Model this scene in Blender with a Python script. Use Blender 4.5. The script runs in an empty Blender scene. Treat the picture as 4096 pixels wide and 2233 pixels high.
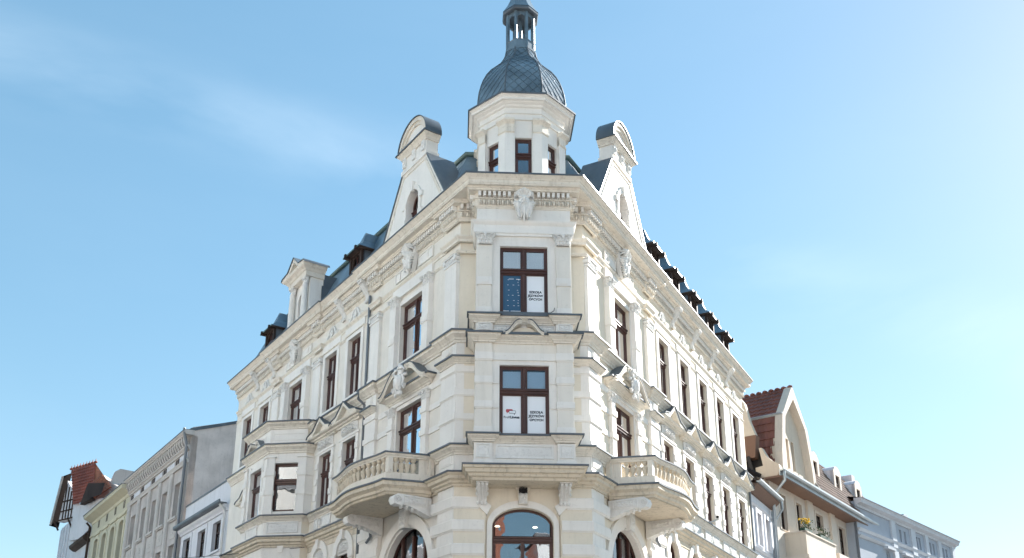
import bpy, math, random
from mathutils import Vector, Matrix, noise
from mathutils.geometry import tessellate_polygon
R=math.radians
scn=bpy.context.scene
COL=scn.collection
random.seed(7)
# ------------------------------------------------------------------ camera, sky, sun, exposure
cam=bpy.data.cameras.new('camera'); co=bpy.data.objects.new('camera',cam); COL.objects.link(co)
co.location=(0,0,1.65); co.rotation_euler=(R(90+18.632),0,0)
cam.sensor_width=36; cam.lens=34.67; cam.shift_y=.14246; cam.clip_end=4000; cam.clip_start=.1
scn.camera=co
SUN_AZ=50.0; SUN_EL=32.0          # azimuth measured from the view axis towards the right
sv=Vector((math.sin(R(SUN_AZ))*math.cos(R(SUN_EL)),math.cos(R(SUN_AZ))*math.cos(R(SUN_EL)),math.sin(R(SUN_EL))))
w=bpy.data.worlds.new('World'); scn.world=w; w.use_nodes=True
nt=w.node_tree; nt.nodes.clear()
def wn(t,**k):
    n=nt.nodes.new(t)
    for a,b in k.items(): setattr(n,a,b)
    return n
sky=wn('ShaderNodeTexSky',sky_type='NISHITA',sun_disc=False,sun_elevation=R(SUN_EL),sun_rotation=R(SUN_AZ),altitude=60,air_density=1.0,dust_density=.25,ozone_density=1.2)
tc=wn('ShaderNodeTexCoord'); mp=wn('ShaderNodeMapping'); mp.inputs['Rotation'].default_value=(0,R(-8),0); mp.inputs['Scale'].default_value=(1.6,1.6,5.0); mp.inputs['Location'].default_value=(.35,.2,.62)
nz=wn('ShaderNodeTexNoise'); nz.inputs['Scale'].default_value=1.5; nz.inputs['Detail'].default_value=6; nz.inputs['Roughness'].default_value=.52; nz.inputs['Distortion'].default_value=.25
rp=wn('ShaderNodeValToRGB'); rp.color_ramp.elements[0].position=.42; rp.color_ramp.elements[1].position=.70
mm=wn('ShaderNodeMath',operation='MULTIPLY'); mm.inputs[1].default_value=.32
mx=wn('ShaderNodeMix',data_type='RGBA'); mx.inputs[7].default_value=(2.7,3.2,3.6,1)
hs=wn('ShaderNodeHueSaturation'); hs.inputs['Saturation'].default_value=1.50; hs.inputs['Hue'].default_value=.485
gmm=wn('ShaderNodeGamma'); gmm.inputs[1].default_value=.57
bg=wn('ShaderNodeBackground'); bg.inputs['Strength'].default_value=.106
ou=wn('ShaderNodeOutputWorld'); lk=nt.links.new
dt=wn('ShaderNodeVectorMath',operation='DOT_PRODUCT'); dt.inputs[1].default_value=(-.2614,.5037,-.8234)
ab=wn('ShaderNodeMath',operation='ABSOLUTE'); bd=wn('ShaderNodeMapRange',interpolation_type='SMOOTHSTEP'); bd.inputs[1].default_value=.058; bd.inputs[2].default_value=.0; bd.inputs[3].default_value=.10; bd.inputs[4].default_value=1
mb=wn('ShaderNodeMath',operation='MULTIPLY')
lk(tc.outputs['Generated'],dt.inputs[0]); lk(dt.outputs['Value'],ab.inputs[0]); lk(ab.outputs[0],bd.inputs[0]); lk(bd.outputs[0],mb.inputs[1])
lk(tc.outputs['Generated'],mp.inputs['Vector']); lk(mp.outputs[0],nz.inputs['Vector']); lk(nz.outputs[0],rp.inputs[0]); lk(rp.outputs[0],mb.inputs[0]); lk(mb.outputs[0],mm.inputs[0])
lk(sky.outputs[0],gmm.inputs[0]); lk(gmm.outputs[0],hs.inputs['Color']); lk(hs.outputs[0],mx.inputs[6]); lk(mm.outputs[0],mx.inputs[0]); lk(mx.outputs[2],bg.inputs[0]); lk(bg.outputs[0],ou.inputs[0])
sl=bpy.data.lights.new('sun','SUN'); sl.energy=4.0; sl.angle=R(.5); sl.color=(1,.96,.91)
so=bpy.data.objects.new('sun',sl); COL.objects.link(so); so.rotation_euler=(-sv).to_track_quat('-Z','Y').to_euler()
vs=scn.view_settings; vs.view_transform='Standard'; vs.look='None'; vs.exposure=1.95; vs.gamma=1; vs.use_curve_mapping=False
scn.render.engine='CYCLES'

# ------------------------------------------------------------------ materials
def newmat(name):
    m=bpy.data.materials.new(name); m.use_nodes=True; return m,m.node_tree,m.node_tree.nodes['Principled BSDF']
def stucco(name,c,rough=.85,var=.05,dirt=.25,dcol=(.20,.165,.12),bump=.06,bs=45,metal=0,streak=1.0,spec=.3):
    m,t,b=newmat(name); N=t.nodes.new; L=t.links.new
    g=N('ShaderNodeNewGeometry')
    n1=N('ShaderNodeTexNoise'); n1.inputs['Scale'].default_value=1.1; n1.inputs['Detail'].default_value=5; L(g.outputs['Position'],n1.inputs['Vector'])
    mr=N('ShaderNodeMapRange'); mr.inputs[1].default_value=.3; mr.inputs[2].default_value=.7; mr.inputs[3].default_value=1-var; mr.inputs[4].default_value=1+var; L(n1.outputs[0],mr.inputs[0])
    mul=N('ShaderNodeMix'); mul.data_type='RGBA'; mul.blend_type='MULTIPLY'; mul.inputs[0].default_value=1; mul.inputs[6].default_value=(*c,1)
    L(mr.outputs[0],mul.inputs[7])
    ma=N('ShaderNodeMapping'); ma.inputs['Scale'].default_value=(5,5,.5*streak+5*(1-streak)); L(g.outputs['Position'],ma.inputs[0])
    n2=N('ShaderNodeTexNoise'); n2.inputs['Scale'].default_value=1; n2.inputs['Detail'].default_value=7; n2.inputs['Roughness'].default_value=.65; L(ma.outputs[0],n2.inputs['Vector'])
    r=N('ShaderNodeMapRange'); r.inputs[1].default_value=.52; r.inputs[2].default_value=.80; r.inputs[3].default_value=0; r.inputs[4].default_value=dirt; L(n2.outputs[0],r.inputs[0])
    mx=N('ShaderNodeMix'); mx.data_type='RGBA'; mx.inputs[7].default_value=(*dcol,1); L(mul.outputs[2],mx.inputs[6]); L(r.outputs[0],mx.inputs[0])
    n4=N('ShaderNodeTexNoise'); n4.inputs['Scale'].default_value=9; n4.inputs['Detail'].default_value=8; n4.inputs['Roughness'].default_value=.7; L(g.outputs['Position'],n4.inputs['Vector'])
    r4=N('ShaderNodeMapRange'); r4.inputs[1].default_value=.56; r4.inputs[2].default_value=.74; r4.inputs[3].default_value=0; r4.inputs[4].default_value=dirt*.9; L(n4.outputs[0],r4.inputs[0])
    m4=N('ShaderNodeMix'); m4.data_type='RGBA'; m4.inputs[7].default_value=(*[x*.8 for x in dcol],1); L(mx.outputs[2],m4.inputs[6]); L(r4.outputs[0],m4.inputs[0]); mx=m4
    L(mx.outputs[2],b.inputs['Base Color']); b.inputs['Roughness'].default_value=rough; b.inputs['Metallic'].default_value=metal; b.inputs['Specular IOR Level'].default_value=spec
    if bump:
        n3=N('ShaderNodeTexNoise'); n3.inputs['Scale'].default_value=bs; n3.inputs['Detail'].default_value=4; L(g.outputs['Position'],n3.inputs['Vector'])
        bp=N('ShaderNodeBump'); bp.inputs['Strength'].default_value=bump*4; bp.inputs['Distance'].default_value=.01; L(n3.outputs[0],bp.inputs['Height']); L(bp.outputs[0],b.inputs['Normal'])
    return m
def glassmat(name,ior=1.72,tint=(.94,.96,.97)):
    m,t,b=newmat(name); N=t.nodes.new; L=t.links.new; t.nodes.remove(b)
    o=[n for n in t.nodes if n.type=='OUTPUT_MATERIAL'][0]
    f=N('ShaderNodeFresnel'); f.inputs[0].default_value=ior; tr=N('ShaderNodeBsdfTransparent'); tr.inputs[0].default_value=(*tint,1)
    gl=N('ShaderNodeBsdfGlossy'); gl.inputs['Roughness'].default_value=.012; gl.inputs[0].default_value=(.95,.97,1,1)
    g=N('ShaderNodeNewGeometry'); nn=N('ShaderNodeTexNoise'); nn.inputs['Scale'].default_value=1.3; L(g.outputs['Position'],nn.inputs['Vector'])
    bp=N('ShaderNodeBump'); bp.inputs['Strength'].default_value=.10; bp.inputs['Distance'].default_value=.05; L(nn.outputs[0],bp.inputs['Height']); L(bp.outputs[0],gl.inputs['Normal'])
    x=N('ShaderNodeMixShader'); L(f.outputs[0],x.inputs[0]); L(tr.outputs[0],x.inputs[1]); L(gl.outputs[0],x.inputs[2]); L(x.outputs[0],o.inputs[0]); return m
M={}
M['white']=stucco('stucco_white',(.815,.785,.735),dirt=.15)
M['cream']=stucco('stucco_cream',(.775,.705,.585),dirt=.14)
M['pale']=stucco('stucco_pale',(.78,.735,.66),dirt=.14)
M['trim']=stucco('stucco_trim',(.765,.71,.62),dirt=.5,dcol=(.25,.20,.14))
M['orn']=stucco('stucco_ornament',(.78,.77,.74),dirt=.32,dcol=(.24,.22,.19),streak=0)
M['worn']=stucco('stucco_worn',(.67,.59,.47),dirt=.6,dcol=(.15,.12,.09),streak=.6)
M['zinc']=stucco('zinc_flashing',(.09,.11,.13),rough=.45,var=.25,dirt=.4,dcol=(.12,.15,.13),bump=.02,spec=.5)
M['slate']=stucco('slate_shingle',(.115,.17,.215),rough=.40,var=.4,dirt=.4,dcol=(.19,.23,.22),bump=.05,bs=30,streak=.3,spec=.6)
M['copper']=stucco('patinated_copper',(.10,.16,.155),rough=.5,var=.25,dirt=.5,dcol=(.06,.08,.085),bump=.02,spec=.5)
M['wood']=stucco('brown_window_paint',(.075,.031,.023),rough=.42,var=.2,dirt=.25,dcol=(.05,.02,.015),bump=.02,spec=.5)
M['dwood']=stucco('dark_brown_timber',(.045,.028,.022),rough=.7,var=.3,dirt=.3,dcol=(.03,.02,.02))
M['soffitb']=stucco('brown_eaves_board',(.085,.06,.048),rough=.7,var=.3,dirt=.3,dcol=(.05,.035,.03)); M['glass']=glassmat('window_glass'); M['mirror']=glassmat('reflective_glass',2.1,(.35,.42,.45))
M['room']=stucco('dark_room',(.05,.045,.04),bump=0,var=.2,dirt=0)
M['curtain']=stucco('grey_net_curtain',(.24,.24,.235),bump=0,var=.12,dirt=0)
M['paper']=stucco('white_poster_paper',(.86,.89,.92),bump=0,var=.01,dirt=0,rough=.6)
M['bluepaper']=stucco('blue_poster_paper',(.045,.12,.21),bump=0,var=.04,dirt=0,rough=.6)
M['ink']=stucco('dark_ink',(.015,.03,.05),bump=0,var=0,dirt=0)
M['redink']=stucco('red_ink',(.50,.10,.12),bump=0,var=0,dirt=0)
M['blind']=stucco('white_blind_slat',(.82,.86,.88),bump=0,var=.02,dirt=0)
M['brownblind']=stucco('brown_blind',(.20,.11,.08),bump=0,dirt=0)
M['skyblind']=stucco('sky_reflection_blind',(.46,.60,.72),bump=0,dirt=0,var=.03)  # blue of the sky reflected in the panes is put into this colour
M['pipe']=stucco('grey_pipe_metal',(.16,.18,.20),rough=.45,metal=.3,var=.15,dirt=.2,dcol=(.10,.11,.11),bump=0,spec=.5)
M['gpipe']=stucco('galvanised_gutter',(.42,.46,.48),rough=.4,metal=.6,var=.15,dirt=.3,dcol=(.2,.22,.22),bump=0)

M['black']=stucco('black_steel',(.015,.015,.017),rough=.5,dirt=0,bump=0)
# ------------------------------------------------------------------ mesh helpers
loc=lambda s,n,z:(s,-n,z)
class MB:
    def __init__(s): s.v=[]; s.f=[]; s.m=[]; s.k=0
    def add(s,vs,fs):
        b=len(s.v); s.v+= [tuple(v) for v in vs]; s.f+=[[i+b for i in f] for f in fs]; s.m+=[s.k]*len(fs); return s
    def box(s,fn,a,b,n0,n1,z0,z1,ta=0,tb=None,tn=0):
        """box; ta/tb = how much the top end is widened left/right (taper), tn = top pushed outward"""
        if tb is None: tb=ta
        vs=[fn(a,n0,z0),fn(b,n0,z0),fn(b,n1,z0),fn(a,n1,z0),fn(a-ta,n0,z1),fn(b+tb,n0,z1),fn(b+tb,n1+tn,z1),fn(a-ta,n1+tn,z1)]
        return s.add(vs,[[0,1,2,3],[4,5,6,7],[0,1,5,4],[1,2,6,5],[2,3,7,6],[3,0,4,7]])
    def plate(s,fn,outer,holes,n0,n1,back=True):
        """outline in (s,z) with holes, between n0 (back) and n1 (front)"""
        loops=[outer]+list(holes); flat=[p for l in loops for p in l]
        tr=tessellate_polygon([[Vector((p[0],p[1],0)) for p in l] for l in loops])
        s.add([fn(p[0],n1,p[1]) for p in flat],[list(t) for t in tr])
        if back: s.add([fn(p[0],n0,p[1]) for p in flat],[list(t) for t in tr])
        for l in loops:
            k=len(l); s.add([fn(p[0],n1,p[1]) for p in l]+[fn(p[0],n0,p[1]) for p in l],[[i,(i+1)%k,(i+1)%k+k,i+k] for i in range(k)])
        return s
    def sweep(s,path,prof,closed=True,caps=True,loop=False):
        """path: plan points (x,y), outward on the right hand side; prof: (d,z)"""
        n=len(path); ms=[]
        def nrm(a,b):
            d=Vector((b[0]-a[0],b[1]-a[1])); d.normalize(); return Vector((d.y,-d.x))
        for i in range(n):
            if loop: na=nrm(path[i-1],path[i]); nb=nrm(path[i],path[(i+1)%n])
            else:
                na=nrm(path[i-1],path[i]) if i else None; nb=nrm(path[i],path[i+1]) if i<n-1 else None
                na=na or nb; nb=nb or na
            ms.append((na+nb)/max(.25,1+na.dot(nb)))
        k=len(prof); vs=[(path[i][0]+ms[i].x*d,path[i][1]+ms[i].y*d,z) for i in range(n) for d,z in prof]
        fs=[]
        for i in range(n if loop else n-1):
            j=(i+1)%n
            for q in range(k if closed else k-1):
                q2=(q+1)%k; fs.append([i*k+q,i*k+q2,j*k+q2,j*k+q])
        if caps and closed and not loop: fs+= [list(range(k)),[(n-1)*k+q for q in range(k)]]
        return s.add(vs,fs)
    def tube(s,pts,r,seg=8,caps=True):
        pts=[Vector(p) for p in pts]; n=len(pts); rs=r if isinstance(r,(list,tuple)) else [r]*n
        up=Vector((.13,.21,1)).normalized(); vs=[]
        for i,p in enumerate(pts):
            d=(pts[min(i+1,n-1)]-pts[max(i-1,0)]).normalized()
            a=d.cross(up); 
            if a.length<.1: a=d.cross(Vector((1,0,0)))
            a.normalize(); b=d.cross(a)
            vs+=[p+(a*math.cos(t*2*math.pi/seg)+b*math.sin(t*2*math.pi/seg))*rs[i] for t in range(seg)]
        fs=[[i*seg+t,i*seg+(t+1)%seg,(i+1)*seg+(t+1)%seg,(i+1)*seg+t] for i in range(n-1) for t in range(seg)]
        if caps: fs+=[list(range(seg)),[(n-1)*seg+t for t in range(seg)]]
        return s.add(vs,fs)
    def lathe(s,fn,c,prof,seg=12,rot=0,caps=True):
        """c=(s,n) axis in fn coordinates, prof (r,z)"""
        vs=[fn(c[0]+r*math.cos(rot+2*math.pi*t/seg),c[1]+r*math.sin(rot+2*math.pi*t/seg),z) for r,z in prof for t in range(seg)]
        k=len(prof); fs=[[i*seg+t,i*seg+(t+1)%seg,(i+1)*seg+(t+1)%seg,(i+1)*seg+t] for i in range(k-1) for t in range(seg)]
        if caps: fs+=[list(range(seg)),[(k-1)*seg+t for t in range(seg)]]
        return s.add(vs,fs)
    def blob(s,fn,c,r,seg=8,rings=5):
        vs=[];
        for i in range(rings+1):
            a=math.pi*i/rings
            for t in range(seg):
                b=2*math.pi*t/seg; vs.append(fn(c[0]+r[0]*math.sin(a)*math.cos(b),c[1]+r[1]*math.sin(a)*math.sin(b),c[2]+r[2]*math.cos(a)))
        return s.add(vs,[[i*seg+t,i*seg+(t+1)%seg,(i+1)*seg+(t+1)%seg,(i+1)*seg+t] for i in range(rings) for t in range(seg)])
    def bar(s,a,b,hw,hh):
        """square bar from a to b"""
        return s.tube([a,b],[hw*1.414,hw*1.414],4)
    def heightfield(s,fn,s0,s1,z0,z1,n0,amp,nu,nv,h):
        vs=[fn(s0+(s1-s0)*i/nu,n0+amp*h(i/nu,j/nv),z0+(z1-z0)*j/nv) for j in range(nv+1) for i in range(nu+1)]
        return s.add(vs,[[j*(nu+1)+i,j*(nu+1)+i+1,(j+1)*(nu+1)+i+1,(j+1)*(nu+1)+i] for j in range(nv) for i in range(nu)])
    def mesh(s,name,mats,smooth=0):
        me=bpy.data.meshes.new(name); me.from_pydata(s.v,[],s.f)
        for m in (mats if isinstance(mats,(list,tuple)) else [mats]): me.materials.append(M[m] if isinstance(m,str) else m)
        if any(s.m): me.polygons.foreach_set('material_index',s.m)
        if smooth:
            me.polygons.foreach_set('use_smooth',[True]*len(me.polygons)); me.set_sharp_from_angle(angle=R(smooth))
        me.update(); return me
    def build(s,name,mats,parent=None,smooth=0,mx=None): return obj(name,s.mesh(name,mats,smooth),parent,mx)
WM={}
def obj(name,me,parent=None,mx=None):
    o=bpy.data.objects.new(name,me); COL.objects.link(o); W=mx or Matrix()
    o.matrix_world=W; WM[o.name]=W
    if parent is not None:
        o.parent=parent; o.matrix_parent_inverse=WM[parent.name].inverted(); o.matrix_basis=W
    return o
def tag(o,label=None,cat=None,group=None,kind=None):
    for k,v in (('label',label),('category',cat),('group',group),('kind',kind)):
        if v: o[k]=v
    return o
def thing(name,label,cat,p,group=None):
    return tag(obj(name,None,None,Matrix.Translation(p)),label,cat,group)
class Fr:
    def __init__(s,o,sd,nd):
        s.o=Vector((o[0],o[1],0)); s.s=Vector((sd[0],sd[1],0)).normalized(); s.n=Vector((nd[0],nd[1],0)).normalized()
        s.sg=1 if s.s.y*s.n.x-s.s.x*s.n.y>0 else -1
    def p(s,a,n,z):
        v=s.o+s.s*a+s.n*n; return (v.x,v.y,z)
    def xy(s,a,n): v=s.o+s.s*a+s.n*n; return (v.x,v.y)
    def mx(s,a,n,z):
        X=s.s*s.sg; Y=-s.n; v=s.p(a,n,z)
        return Matrix(((X.x,Y.x,0,v[0]),(X.y,Y.y,0,v[1]),(0,0,1,v[2]),(0,0,0,1)))
    def to(s,x,y): d=Vector((x,y,0))-s.o; return d.dot(s.s),d.dot(s.n)
def az(a): return Vector((math.sin(R(a)),math.cos(R(a)),0))
aL,aR=-34.377,28.113
dL,dR=az(aL),az(aR); nL=Vector((-dL.y,dL.x,0)); nR=Vector((dR.y,-dR.x,0)); sc=Vector((.99851,.05464,0)).normalized(); nC=Vector((sc.y,-sc.x,0))
P1=Vector((-1.7857,29.1531,0)); P2=Vector((2.4580,29.3853,0))
FL=Fr(P1-.12*nL,dL,nL); FR=Fr(P2-.12*nR,dR,nR); FC=Fr((P1+P2)/2-.12*nC,sc,nC)
def corner(fa,na,fb,nb):
    p=Vector(fa.xy(0,na)); d=fa.s.xy; q=Vector(fb.xy(0,nb)); e=fb.s.xy
    det=d.x*(-e.y)+e.x*d.y; r=q-p; t=(r.x*(-e.y)+e.x*r.y)/det; v=p+d*t; return (v.x,v.y)
LE,RE=21.5,19.5        # far ends of the two fronts
BAY=.95; BH=1.53       # corner oriel depth, half width
def steps(fr,brk,s0,s1,base=0):
    """plan points along a front from s0 to s1 with break-outs brk=[(a,b,n)] (a<b)"""
    pts=[]; rev=s1<s0; bs=sorted(brk,reverse=rev); pts.append((s0,next((n for a,b,n in bs if a<=s0<=b),base)))
    for a,b,n in bs:
        e,x=(b,a) if rev else (a,b)
        if not (a<=s0<=b): pts+= [(e,base),(e,n)]
        if not (a<=s1<=b): pts+= [(x,n),(x,base)]
    pts.append((s1,next((n for a,b,n in bs if a<=s1<=b),base)))
    return [fr.xy(*p) for p in pts]
def ring(lb=(),rb=(),cb=None,nl=0,nr=0,nc=0,l0=LE,r1=RE,bay=None):
    """whole moulding path: left front, corner front (with oriel step), right front"""
    left=steps(FL,list(lb)+([(-9,.95,nl)] if nl else []),l0,0); right=steps(FR,list(rb)+([(-9,.95,nr)] if nr else []),0,r1)
    c=[]
    if bay is not None: c=[FC.xy(-BH,nc),FC.xy(-BH,bay),FC.xy(BH,bay),FC.xy(BH,nc)]
    return left[:-1]+[corner(FL,nl,FC,nc)]+c+[corner(FC,nc,FR,nr)]+right[1:]
def off(prof,dz): return [(d,z+dz) for d,z in prof]
def rect(a,b,z0,z1): return [(a,z0),(b,z0),(b,z1),(a,z1)]
def archp(c,h,z0,zs,rise,seg=14):
    return [(c-h,z0),(c+h,z0)]+[(c+h*math.cos(math.pi*i/seg),zs+rise*math.sin(math.pi*i/seg)) for i in range(seg+1)]

# ------------------------------------------------------------------ ground
gm=MB(); gm.add([(-3000,-3000,0),(3000,-3000,0),(3000,3000,0),(-3000,3000,0)],[[0,1,2,3]])
M['asphalt']=stucco('granite_setts',(.14,.135,.13),dirt=.3,dcol=(.08,.08,.07),rough=.9); M['paving']=stucco('pavement_slabs',(.30,.28,.25),dirt=.3)
tag(gm.build('ground','asphalt'),kind='structure')
pm=MB()
pp=[FL.xy(90,0),FL.xy(0,0),corner(FL,0,FC,0),corner(FC,0,FR,0),FR.xy(0,0),FR.xy(24,0)]
pm.sweep([pp[0],pp[2],pp[3],pp[5]],[(-.5,.004),(3.2,.004),(3.2,.10),(3.0,.13),(-.5,.13)])
tag(pm.build('pavement','paving'),kind='structure')

# ------------------------------------------------------------------ corner building
CB=thing('corner_building','four storey cream corner building with domed turret and two gables','building',FC.p(0,-6,0))
Z10,Z11,Z14,ZC=9.90,10.80,14.62,19.68
SC=3.22                                                   # axis of the end section with the balcony
LW=[7.95,10.15,17.6,19.83]; BX=13.7                       # narrow window axes on the left front, axis of its canted bay
RW=[7.75,10.3,12.85,15.4,17.95]
WH,NH=.92,.57                                             # half widths of wide and narrow windows
D=.24
def front_wall(fr,smax,ws,bay):
    e0=fr.to(*corner(fr,0,FC,0))[0]; outer=[(e0,0),(smax,0),(smax,19.4),(e0,19.4)]; holes=[]
    holes.append(rect(SC-WH,SC+WH,10.95,13.14)); holes.append(rect(SC-WH,SC+WH,14.95,17.2))
    holes.append(archp(3.1,1.6,5.2,7.25,1.6,20))
    for s in ws:
        holes.append(rect(s-NH,s+NH,14.95,17.4))
        if not(bay and s>16.5): holes.append(rect(s-NH,s+NH,10.95,13.14))
        if not(bay and s>16.5): holes.append(archp(s,.55,6.4,8.75,.55,12))
    if bay: holes.append(rect(BX-WH,BX+WH,14.95,17.3))
    m=MB(); m.plate(fr.p,outer,holes,-D,0,back=False); return m.build('wall','pale' if bay else 'cream',CB)
front_wall(FL,LE,LW,True); front_wall(FR,RE,RW,False)
# corner front wall and oriel
m=MB(); cl=FC.to(*corner(FL,0,FC,0))[0]; cr=FC.to(*corner(FC,0,FR,0))[0]
ell=archp(0,.93,5.2,8.30,.57,18)
m.plate(FC.p,[(cl,0),(cr,0),(cr,19.4),(cl,19.4)],[ell,rect(-1.3,1.3,10.6,13.8),rect(-1.3,1.3,14.6,18)],-D,0,back=False); m.build('wall','cream',CB)
m=MB(); m.plate(FC.p,[(-BH,9.7),(BH,9.7),(BH,19.35),(-BH,19.35)],[rect(-.77,.77,10.9,13.2),rect(-.77,.77,14.92,17.34)],BAY-D,BAY,back=False)
for s in (-BH,BH): m.add([FC.p(s,0,9.7),FC.p(s,BAY,9.7),FC.p(s,BAY,19.35),FC.p(s,0,19.35)],[[0,1,2,3]])
m.add([FC.p(-BH,0,9.7),FC.p(BH,0,9.7),FC.p(BH,BAY,9.7),FC.p(-BH,BAY,9.7)],[[0,1,2,3]])
m.build('oriel_wall','white',CB)
# closing far gable walls and the back
m=MB(); bl=FL.p(LE,-11,0); br=FR.p(RE,-11,0)
for a,b in ((FL.p(LE,0,0),bl),(FR.p(RE,0,0),br),(bl,br)): m.add([a,b,(b[0],b[1],19.6),(a[0],a[1],19.6)],[[0,1,2,3]])
m.build('party_wall','cream',CB)

# ---- mouldings
def belt(name,path,prof,mat='trim',zinc=None,parent=CB):
    m=MB(); m.sweep(path,prof); o=m.build(name,mat,parent)
    if zinc:
        d,z=zinc; q=MB(); q.sweep(path,[(-.04,z+.07),(-.04,z+.045),(d-.02,z+.004),(d-.02,z-.03),(d+.022,z-.03),(d+.022,z+.022)]); q.build('flashing','zinc',o)
    return o
sec=[(.08,.86,.12),(SC+2.45,SC+3.2,.12)]; secL=[(11.0,11.75,.12),(15.65,16.4,.12)]
lb=sec[1:]+secL; rb=sec[1:]
cyma=[(-.06,-.36),(.05,-.36),(.06,-.29),(.10,-.26),(.11,-.22),(.19,-.15),(.23,-.12),(.235,-.04),(.27,-.035),(.28,0),(-.06,.02)]
belt('string_course',ring(lb,rb,nl=.12,nr=.12,nc=.12),off(cyma,Z14),zinc=(.28,Z14))
belt('string_course',ring([x for x in lb if x[0]<11],rb,nl=.12,nr=.12,nc=.12),off([(d*.85,z*.8) for d,z in cyma],Z11),zinc=(.24,Z11))
big=[(-.06,-.40),(.06,-.40),(.07,-.34),(.14,-.30),(.15,-.24),(.24,-.2),(.25,-.10),(.30,-.08),(.33,0),(-.06,.02)]
belt('string_course',ring([],[],nl=.12,nr=.12,nc=.12),off(big,Z10),mat='worn',zinc=(.33,Z10))
# oriel slab, sill, entablatures
def cpath(n,h=BH,back=0): return [FC.xy(-h,back),FC.xy(-h,n),FC.xy(h,n),FC.xy(h,back)]
belt('oriel_slab',cpath(BAY),[(-.9,-.42+9.9),(.04,9.48),(.06,9.55),(.14,9.58),(.16,9.66),(.24,9.68),(.26,9.78),(.32,9.80),(.34,9.9),(-.9,9.92)],mat='worn',zinc=(.34,9.9))
belt('oriel_sill',cpath(BAY),off([(d*.75,z*.62) for d,z in cyma],10.86),zinc=(.21,10.86))
belt('oriel_entablature',cpath(BAY),off([(d*.92,z*.72) for d,z in cyma],14.15),zinc=(.26,14.15))
belt('oriel_sill',cpath(BAY),off([(d*.8,z*.7) for d,z in cyma],14.80),zinc=(.225,14.80))
for s in (-1.26,1.26):          # the break-outs of those mouldings over the oriel pilasters
    pth=lambda n: [FC.xy(s-.30,BAY-.05),FC.xy(s-.30,n),FC.xy(s+.30,n),FC.xy(s+.30,BAY-.05)]
    belt('oriel_sill',pth(BAY+.10),off([(d*.75,z*.62) for d,z in cyma],10.875),zinc=(.21,10.875))
    belt('oriel_entablature',pth(BAY+.10),off([(d*.92,z*.72) for d,z in cyma],14.165),zinc=(.26,14.165))
    belt('oriel_sill',pth(BAY+.10),off([(d*.8,z*.7) for d,z in cyma],14.815),zinc=(.225,14.815))
# architrave line under the frieze
arch=[(-.06,-.20),(.03,-.20),(.035,-.12),(.07,-.08),(.10,-.05),(.11,0),(-.06,.03)]
belt('architrave',ring(lb,rb,nl=.12,nr=.12,nc=.12),off(arch,18.12))
belt('architrave',ring(lb,rb,nl=.12,nr=.12,nc=.12),[(-.06,17.50),(.02,17.50),(.025,17.54),(.05,17.56),(.05,17.585),(-.06,17.60)])
belt('oriel_architrave',cpath(BAY),[(-.06,17.68),(.07,17.68),(.075,17.76),(.10,17.77),(.10,18.05),(.13,18.08),(.17,18.13),(.19,18.19),(-.06,18.30)],mat='white')
# bed mouldings with egg and dart, dentils, corona
bedp=ring(lb,rb,nl=.12,nr=.12,nc=.12,bay=BAY); bedp=[p for p in bedp]
belt('bed_moulding',bedp,[(-.06,18.70),(.02,18.70),(.03,18.75),(.05,18.76),(.06,18.80),(.08,18.99),(.14,19.0),(.14,19.035),(.07,19.04),(.07,19.235),(.27,19.24),(.28,19.29),(.32,19.32),(.33,19.36),(-.06,19.36)])
cor=ring([(0-9,SC+3.3,.07),(10.9,16.5,.07)],[(-9,SC+3.3,.07)],nc=BAY)
cor=[FL.xy(LE+.25,0)]+steps(FL,[(-9,SC+3.3,.07),(10.9,16.5,.07)],LE,0)[1:-1]+[corner(FL,.07,FC,BAY),corner(FC,BAY,FR,.07)]+steps(FR,[(-9,SC+3.3,.07)],0,RE)[1:-1]+[FR.xy(RE+.2,0)]
CORN=belt('cornice',cor,[(-1.35,19.352),(.44,19.352),(.445,19.40),(.465,19.40),(.465,19.51),(.49,19.515),(.50,19.55),(.57,19.61),(.60,19.63),(.61,ZC),(-1.35,ZC+.02)],zinc=(.61,ZC))
# dentils and eggs along the bed moulding
dm=MB(); dm.box(loc,-.047,.047,0,.19,-.165,0); DEN=dm.mesh('dentil','white')
eg=MB(); nd=0
for a,b in zip(bedp[:-1],bedp[1:]):
    A,B=Vector((*a,0)),Vector((*b,0)); d=B-A; ln=d.length
    if ln<.1: continue
    d.normalize(); n=Vector((d.y,-d.x,0)); f=Fr(a,d,n); k=max(1,int(ln/.158))
    for i in range(k):
        s=(i+.5)*ln/k
        mid=abs(FC.to(*f.xy(s,0))[0])<.34 and FC.to(*f.xy(s,0))[1]>.5
        if mid: continue
        obj('dentil',DEN,CORN,f.mx(s,.05,19.225)); nd+=1
    k=max(1,int(ln/.15))
    for i in range(k):
        s=(i+.5)*ln/k
        eg.blob(f.p,(s,.09,18.895),(.055,.08,.095),8,5); eg.box(f.p,s+.066,s+.084,.04,.15,18.80,18.98)
tag(eg.build('egg_and_dart','trim',CORN,smooth=50),kind='stuff')
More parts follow.
